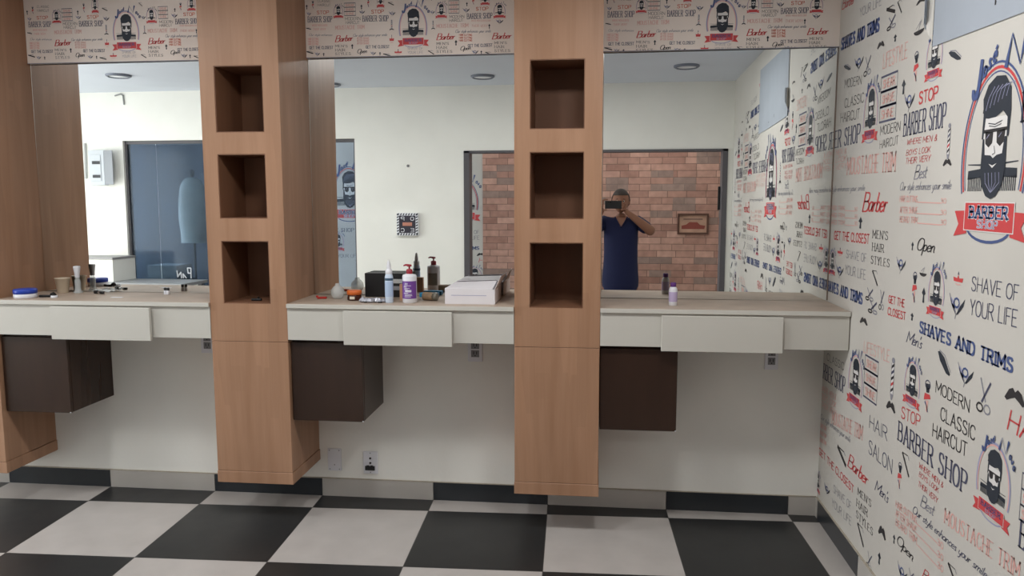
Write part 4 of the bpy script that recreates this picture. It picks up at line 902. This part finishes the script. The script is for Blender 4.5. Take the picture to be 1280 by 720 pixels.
# poster on brick
t=thing('framed_picture','framed reddish picture hanging on the brick wall','picture',(3.617,BY+.02,1.33))
m=MB(); 
for a,b,c,d in ((-.178,.178,.10,.122),(-.178,.178,-.122,-.10),(-.178,-.156,-.10,.10),(.156,.178,-.10,.10)): m.rbox(a,b,.0003,.022,c,d,.002)
m.build('frame',mat('brown_frame',(92,62,50),.5),t)
m=MB(); m.box(-.156,.156,.002,.008,-.10,.10); pc=m.build('print',mat('faded_print',(188,150,128),.6,var=.2,vscale=9),t)
m=MB(); m.add([(x,.0086,z) for x,z in ((-.13,-.06),(.13,-.06),(.14,-.02),(.08,-.01),(.05,.02),(-.04,.022),(-.08,-.008),(-.13,-.02))],[tuple(range(8))]); m.build('red_shape',mat('brick_red_print',(140,70,60),.6),pc)
m=MB(); m.box(-.11,.11,.0084,.0088,.05,.062); m.build('dark_line',mat('print_line',(110,84,78),.6),pc)
# desk with a box, in front of the partition
t=thing('grey_topped_desk','grey-topped desk in front of the blue glass partition','desk',(-1.72,-2.92,0))
m=MB(); m.rbox(-.62,.60,-.22,.22,.81,.84,.003); m.build('desk_top',mat('grey_desk_top',(150,152,154),.4),t)
for sx in (-.57,.55):
    for sy in (-.18,.18): m=MB(); m.rbox(sx-.02,sx+.02,sy-.02,sy+.02,0,.8098,.003); m.build('leg',FRAME,t)
m=MB(); m.box(-.55,.53,-.19,-.175,.45,.8098); m.build('modesty_panel',CREAM,t)
t=thing('storage_box','cream box with a grey lid standing on the grey-topped desk','box',(-2.08,-2.96,.8405))
m=MB(); m.rbox(-.23,.23,-.17,.17,0,.205,.003); m.build('box_body',CREAM,t); m=MB(); m.rbox(-.235,.235,-.175,.175,.2053,.225,.004); m.build('lid',mat('grey_lid',(150,150,150),.5),t)
# cape hanging on a stand behind the glass
t=thing('hanging_cape','pale barber cape hanging on a stand behind the blue glass','cape',(-2.05,-4.55,0))
Lathe('cape_cloth',[(.03,1.86),(.09,1.84),(.14,1.76),(.165,1.6),(.17,1.4),(.15,1.2),(.155,1.12)],mat('pale_cape_cloth',(206,214,210),.8,var=.1,vscale=8),t,sy=.6)
Lathe('stand_pole',[(.015,.02),(.015,1.87),(.03,1.89),(.03,1.93),(.01,1.95)],FRAME,t,14); Lathe('stand_base',[(.17,0),(.17,.015),(.02,.03)],FRAME,t)
t=thing('pale_crate','pale crate on a dark stool behind the blue glass','crate',(-2.12,-4.15,0))
m=MB(); m.rbox(-.17,.17,-.15,.15,.74,.90,.008); m.build('crate_body',mat('crate_pale',(190,200,206),.6),t)
m=MB(); m.rbox(-.2,.2,-.17,.17,.70,.7395,.005); m.build('seat',BLACK,t)
for sx in (-.16,.16):
    for sy in (-.13,.13): m=MB(); m.rbox(sx-.018,sx+.018,sy-.018,sy+.018,0,.6995,.003); m.build('leg',BLACK,t)
# round glowing panels added out of view as fill for the mirror wall
FILL_PANEL=mat('fill_panel_glow',(255,252,246),.5,emit=1.6)
for x,la in ((-1.3,'added fill light panel above the left bay'),(.25,'added fill light panel above the space between the first columns'),(1.75,'added fill light panel above the middle bay'),(2.85,'added fill light panel nearest the papered wall')):
    t=thing('added_fill_panel',la,'ceiling light',(x,-1.50,CZ),group='added fill panels along the mirror wall')
    Lathe('rim',[(.20,-.0004),(.20,-.018),(.185,-.020)],WHITEP,t,32,cap=False); Lathe('diffuser',[(.184,-.016),(.01,-.017)],FILL_PANEL,t,32)
    l=bpy.data.lights.new('fill_lamp','AREA'); l.shape='DISK'; l.size=.34; l.energy=FILL_MAIN; l.color=(1,.99,.975); lo=bpy.data.objects.new('fill_lamp',l); COL.objects.link(lo); lo.location=(0,0,-.022); lo.parent=t
for x,la in ((1.9,'added fill light panel in the back room, nearer the glass partition'),(3.2,'added fill light panel in the back room above the framed picture')):  # unseen back-room panels, added to brighten the wall under the counters
    t=thing('added_fill_panel',la,'ceiling light',(x,-4.75,CZ),group='added fill panels of the back room')
    Lathe('rim',[(.20,-.0004),(.20,-.018),(.185,-.020)],WHITEP,t,32,cap=False); Lathe('diffuser',[(.184,-.016),(.01,-.017)],FILL_PANEL,t,32)
    l=bpy.data.lights.new('fill_lamp','AREA'); l.shape='DISK'; l.size=.34; l.energy=FILL_BACK; l.color=(1,.99,.975); lo=bpy.data.objects.new('fill_lamp',l); COL.objects.link(lo); lo.location=(0,0,-.022); lo.parent=t
# downlights
LAMP=mat('lamp_diffuser',(240,242,246),.4)
for x,y,la in ((1.60,-2.75,'round white downlight reflected in the middle mirror'),(3.25,-2.45,'round white downlight reflected in the right mirror'),(-1.40,-2.35,'round white downlight reflected in the left mirror'),(.17,-3.0,'round white downlight at the left edge of the middle mirror')):
    t=thing('ceiling_downlight',la,'ceiling light',(x,y,CZ),group='round downlights in the ceiling')
    Lathe('trim_ring',[(.10,-.0004),(.10,-.010),(.085,-.020),(.078,-.010)],FRAME if 0 else mat('ring_%d'%int(x*10+50),(120,126,140),.5),t,28,cap=False)
    Lathe('diffuser',[(.078,-.009),(.075,-.012),(.01,-.013)],LAMP,t,28)

# ------------------------------------------------------------------ the photographer (seen in the right mirror)
CAM=Vector((2.62783,-3.85743,1.57663))
SKIN=mat('brown_skin',(146,104,84),.55,spec=.3); SHIRT=mat('navy_tshirt',(19,26,64),.85,bump=.3,bscale=40); JEANS=mat('dark_trousers',(24,28,40),.9); SHOE=mat('black_shoes',(26,24,24),.5); HAIR=mat('greying_hair',(74,66,62),.9,bump=.8,bscale=200)
def skin(name,nodes,edges,mt,parent,sub=2,root=0,smooth=True):
    me=bpy.data.meshes.new(name); me.from_pydata([n[:3] for n in nodes],edges,[]); me.materials.append(mt)
    o=bpy.data.objects.new(name,me); COL.objects.link(o); o.parent=parent
    md=o.modifiers.new('skin','SKIN'); md.use_smooth_shade=True
    sv=me.skin_vertices
    if len(sv)==0: 
        bpy.context.view_layer.objects.active=o
    lay=me.skin_vertices[0].data if len(me.skin_vertices) else None
    if lay is None:
        bm=bmesh.new(); bm.from_mesh(me); l=bm.verts.layers.skin.verify(); bm.to_mesh(me); bm.free(); lay=me.skin_vertices[0].data
    for i,n in enumerate(nodes):
        r=n[3]; lay[i].radius=(r if not isinstance(r,tuple) else r[0], r if not isinstance(r,tuple) else r[1]); lay[i].use_root=(i==root)
    s=o.modifiers.new('sub','SUBSURF'); s.levels=sub; s.render_levels=sub
    return o
PX,PY=2.775,-4.14          # body centre; faces +y
P=thing('person','person in a navy v-neck t-shirt holding up a phone with both hands','person',(0,0,0))
# continuous body: pelvis root, torso, neck, head core, arms, legs
N=[];E=[]
def nd(x,y,z,r,p=None):
    N.append((x,y,z,r)); 
    if p is not None: E.append((p,len(N)-1))
    return len(N)-1
pel=nd(PX,PY,.90,(.165,.115)); wa=nd(PX,PY+.01,1.05,(.155,.11),pel); ch=nd(PX,PY+.01,1.22,(.165,.115),wa); uc=nd(PX,PY,1.34,(.14,.085),ch); nk=nd(PX,PY+.015,1.415,(.058,.056),uc); n2=nd(PX,PY+.03,1.47,(.054,.054),nk)
legs=[]
for s in (-1,1):
    h=nd(PX+s*.10,PY,.80,(.092,.095),pel); k=nd(PX+s*.12,PY+.01,.46,(.062,.062),h); an=nd(PX+s*.13,PY-.02,.09,(.038,.042),k)
# arms: shoulder, elbow out and low, forearm up to the phone
HR=Vector((CAM.x+.165,CAM.y-.03,CAM.z-.050)); HL=Vector((CAM.x-.018,CAM.y-.03,CAM.z-.050))
EL={1:Vector((3.09,-4.03,1.275)),-1:Vector((2.46,-4.02,1.27))}; WR={}
for s in (-1,1):
    sh=nd(PX+s*.165,PY,1.375,(.062,.06),uc); e0=EL[s]; ua=nd(*( (Vector((PX+s*.165,PY,1.375))+e0)/2+Vector((s*.01,0,-.012)) ),(.050,.050),sh)
    el=nd(*e0,(.053,.053),ua); H=HR if s>0 else HL
    w=H+Vector((s*.030,-.035,-.045)); WR[s]=w
    mid=e0.lerp(w,.4); fa=nd(*mid,(.047,.047),el); wr=nd(*w,(.024,.026),fa)
    pm=H+Vector((s*.014,-.018,-.012)); palm=nd(*pm,(.026,.020),wr)
body=skin('body',N,E,SKIN,P,2)
# head as its own smooth lump merged visually at the neck
def head():
    bm=bmesh.new(); bmesh.ops.create_uvsphere(bm,u_segments=40,v_segments=28,radius=1)
    for v in bm.verts:
        x,y,z=v.co
        # y forward
        w=.086*(1-.18*max(0,-z)**1.3); d=.094; h=.118
        X=x*w; Y=y*d*(1-.10*max(0,-z)); Z_=z*h
        f=max(0,y)
        # jaw
        if z<-.35: Y+= .012*f; X*=(1-.22*(-z-.35))
        # brow/eyes sockets
        for sx in (-1,1):
            dd=((x-sx*.40)/.22)**2+((z-.02)/.14)**2; Y-= .012*f*math.exp(-dd)
        Y+= .006*f*math.exp(-((z-.20)/.10)**2)
        # nose
        Y+= .024*f*math.exp(-(x/.13)**2)*math.exp(-((z+.20)/.17)**2)*(1 if f>.5 else 0)
        # lips
        Y+= .005*f*math.exp(-(x/.28)**2)*math.exp(-((z+.50)/.05)**2)+.005*f*math.exp(-(x/.24)**2)*math.exp(-((z+.60)/.05)**2)
        Y+= .006*f*math.exp(-(x/.25)**2)*math.exp(-((z+.82)/.10)**2)
        v.co=(X,Y,Z_)
    me=bpy.data.meshes.new('head'); bm.to_mesh(me); bm.free()
    for p in me.polygons: p.use_smooth=True
    me.materials.append(SKIN); o=bpy.data.objects.new('head',me); COL.objects.link(o); return o
HC=Vector((2.768,-4.105,1.585))
hd=head(); hd.parent=P; hd.location=HC; hd.rotation_euler=(-.05,0,.04)
for s in (-1,1):
    m=MB(); mx=Matrix.Translation((s*.087,-.005,-.005))@Matrix.Rotation(s*.35,4,'Z'); m.lathe([(.001,-.032),(.012,-.026),(.017,0),(.019,.018),(.012,.032),(.001,.035)],n=12,sx=.35,sy=1,mat=mx); m.build('ear',SKIN,hd)
    m=MB(); m.lathe([(.001,-.011),(.008,-.008),(.0115,0),(.008,.008),(.001,.011)],n=14,mat=Matrix.Translation((s*.030,.074,.004))); ey=m.build('eye',mat('eye_white_%d'%s,(200,194,186),.3),hd); m=MB(); m.lathe([(.0052,0),(.005,.0008),(.001,.0012)],n=12,mat=Matrix.Translation((s*.030,.0848,.003))@Matrix.Rotation(-PI/2,4,'X')); m.build('iris',mat('dark_iris_%d'%s,(34,24,20),.2),ey)
    m=MB(); m.tube([(s*.014,.088,.022),(s*.030,.088,.027),(s*.047,.078,.022)],[.002,.0035,.002]); m.build('eyebrow',HAIR,hd)
m=MB(); m.tube([(-.022,.0885,-.064),(0,.0945,-.063),(.022,.0885,-.064)],[.0015,.0035,.0015]); m.build('lips',mat('lip_brown',(128,76,68),.5),hd)
# short greying hair cap
bm=bmesh.new(); bmesh.ops.create_uvsphere(bm,u_segments=32,v_segments=24,radius=1)
for v in list(bm.verts):
    x,y,z=v.co
    v.co=(x*.0915,y*.0985-.004,z*.124)
dele=[v for v in bm.verts if v.co.z< (.052 if v.co.y>.02 else (.0 if v.co.y>-.03 else -.055)) ]
bmesh.ops.delete(bm,geom=dele,context='VERTS')
me=bpy.data.meshes.new('hair'); bm.to_mesh(me); bm.free(); me.materials.append(HAIR)
for p in me.polygons: p.use_smooth=True
o=bpy.data.objects.new('hair',me); COL.objects.link(o); o.parent=hd; md=o.modifiers.new('s','SOLIDIFY'); md.thickness=.006; md.offset=0
# fingers: four curled round the back of the phone's end, thumb below/in front
for s in (-1,1):
    H=HR if s>0 else HL; pm=H+Vector((s*.014,-.018,-.012)); 
    if s>0:
        for k in range(4):
            z=H.z+.036-.019*k; L=(.9,1.,.95,.78)[k]
            a=pm+Vector((s*.004,.000,.030-.017*k)); b=Vector((H.x+s*.020,H.y+.018,z)); c=Vector((H.x+s*.006,CAM.y+.004,z+.002)); d=Vector((H.x-s*.018*L,CAM.y+.005,z+.003))
            skin('finger',[(*a,.0095),(*b,.0088),(*c,.0082),(*d,.0070)],[(0,1),(1,2),(2,3)],SKIN,body,2)
    else:
        # index finger along the top edge, the others curled beside the left end, clear of the lens
        for k in range(4):
            a=pm+Vector((-.004,.000,.030-.017*k))
            if k==0: b=Vector((H.x-.016,CAM.y-.022,CAM.z+.016)); c=Vector((H.x+.006,CAM.y-.022,CAM.z+.024)); d=Vector((H.x+.034,CAM.y-.020,CAM.z+.023))
            else: z=CAM.z-.004-.019*k; b=Vector((H.x-.026,CAM.y-.022,z)); c=Vector((H.x-.018,CAM.y-.012,z+.003)); d=Vector((H.x-.006,CAM.y-.013,z+.004))
            skin('finger',[(*a,.0095),(*b,.0088),(*c,.0082),(*d,.0070)],[(0,1),(1,2),(2,3)],SKIN,body,2)
    a=pm+Vector((-s*.004,-.010,-.022)); b=Vector((H.x+s*.002,CAM.y-.034,CAM.z-.078)); c=Vector((H.x-s*.024,CAM.y-.028,CAM.z-.076))
    skin('thumb',[(*a,.012),(*b,.010),(*c,.0085)],[(0,1),(1,2)],SKIN,body,2)
# t-shirt: slightly larger shell following torso and upper arms
N=[];E=[]
pel=nd(PX,PY+.005,.58,(.225,.20)); hp=nd(PX,PY+.006,.86,(.195,.168),pel); wa=nd(PX,PY+.012,1.05,(.182,.140),hp); ch=nd(PX,PY+.012,1.22,(.188,.136),wa); uc=nd(PX,PY,1.345,(.158,.105),ch); tp=nd(PX,PY+.006,1.395,(.085,.075),uc)
for s in (-1,1):
    sh=nd(PX+s*.165,PY,1.378,(.076,.074),uc); e0=EL[s]; S0=Vector((PX+s*.165,PY,1.378)); nd(*(S0.lerp(e0,.72)+Vector((s*.008,0,-.010))),(.066,.068),sh)
shirt=skin('tshirt',N,E,SHIRT,P,2)
m=MB(); m.add([(PX-.055,PY+.098,1.425),(PX+.055,PY+.098,1.425),(PX+.012,PY+.125,1.335),(PX-.012,PY+.125,1.335)],[(0,1,2,3)]); 
cn=m.build('neck_opening',SKIN,shirt); sd=cn.modifiers.new('s','SOLIDIFY'); sd.thickness=.03
m=MB(); m.tube([(PX-.062,PY+.095,1.43),(PX-.03,PY+.122,1.37),(PX,PY+.137,1.325),(PX+.03,PY+.122,1.37),(PX+.062,PY+.095,1.43)],.006); m.build('collar',SHIRT,shirt)
# trousers and shoes
N=[];E=[]
pel=nd(PX,PY,.82,(.120,.095)); 
for s in (-1,1):
    h=nd(PX+s*.09,PY,.70,(.085,.09),pel); k=nd(PX+s*.12,PY+.01,.46,(.078,.078),h); an=nd(PX+s*.13,PY-.02,.13,(.062,.066),k); nd(PX+s*.13,PY-.02,.075,(.062,.066),an)
skin('trousers',N,E,JEANS,P,2)
for s in (-1,1):
    skin('shoe',[(PX+s*.13,PY-.05,.048,(.042,.045)),(PX+s*.135,PY+.05,.042,(.046,.038)),(PX+s*.14,PY+.16,.034,(.040,.030))],[(0,1),(1,2)],SHOE,P,2)
# phone, screen towards the photographer, lens at the camera
ph=thing('mobile_phone','black phone held sideways in both hands in front of the face','phone',(CAM.x,CAM.y,CAM.z))
m=MB(); m.rbox(-.014,.148,-.014,-.005,-.066,.012,.004); m.build('phone_body',BLACK,ph)
m=MB(); m.box(-.008,.142,-.0149,-.0141,-.061,.007); m.build('screen',mat('dark_screen',(18,20,26),.08),ph)
for k in range(2): m=MB(); m.lathe([(.0055,0),(.0055,.0015),(.003,.0017)],n=16,mat=Matrix.Translation((.022+k*.018,-.0049,0))@Matrix.Rotation(-PI/2,4,'X')); m.build('lens',mat('lens_black_%d'%k,(12,12,16),.1),ph)

# ------------------------------------------------------------------ camera
cd=bpy.data.cameras.new('camera'); cam=bpy.data.objects.new('camera',cd); COL.objects.link(cam)
F,YAW,PITCH,ROLL=970.52,.10783,-.1164,-.00107
cd.sensor_width=36; cd.lens=F/1280*36; cd.clip_start=.003; cd.clip_end=60
f=Vector((-math.sin(YAW)*math.cos(PITCH),math.cos(YAW)*math.cos(PITCH),math.sin(PITCH))); r=Vector((math.cos(YAW),math.sin(YAW),0)); u=r.cross(f)
r2=math.cos(ROLL)*r+math.sin(ROLL)*u; u2=-math.sin(ROLL)*r+math.cos(ROLL)*u
cam.matrix_world=Matrix(((r2.x,u2.x,-f.x,CAM.x),(r2.y,u2.y,-f.y,CAM.y),(r2.z,u2.z,-f.z,CAM.z),(0,0,0,1)))
bpy.context.scene.camera=cam

# ------------------------------------------------------------------ light: overcast daylight through the shop windows
def area(name,loc,rot,sx,sy,power,col=(1,1,1)):
    l=bpy.data.lights.new(name,'AREA'); l.shape='RECTANGLE'; l.size=sx; l.size_y=sy; l.energy=power; l.color=col
    o=bpy.data.objects.new(name,l); COL.objects.link(o); o.location=loc; o.rotation_euler=rot; return o
area('shop_window_daylight',(LX-.02,(WY0+WY1)/2,(WZ0+WZ1)/2),(0,-PI/2,0),WZ1-WZ0-.1,WY1-WY0-.1,P1,(1,.985,.955))
area('back_room_daylight',(L2-.01,(W2Y0+W2Y1)/2,1.4),(0,-PI/2,0),1.7,1.5,P2,(.97,.98,1.0))
w=bpy.data.worlds.new('overcast_sky'); bpy.context.scene.world=w; w.use_nodes=True
w.node_tree.nodes['Background'].inputs[0].default_value=(.80,.90,1,1); w.node_tree.nodes['Background'].inputs[1].default_value=1.2
sc=bpy.context.scene
sc.view_settings.view_transform='Standard'; sc.view_settings.look='None'; sc.view_settings.exposure=EXPO; sc.view_settings.gamma=1; sc.view_settings.use_curve_mapping=False
sc.cycles.max_bounces=12; sc.cycles.diffuse_bounces=6; sc.cycles.glossy_bounces=6; sc.cycles.transparent_max_bounces=12
sc.cycles.use_denoising=True; sc.cycles.caustics_reflective=False; sc.cycles.caustics_refractive=False; sc.cycles.sample_clamp_indirect=6
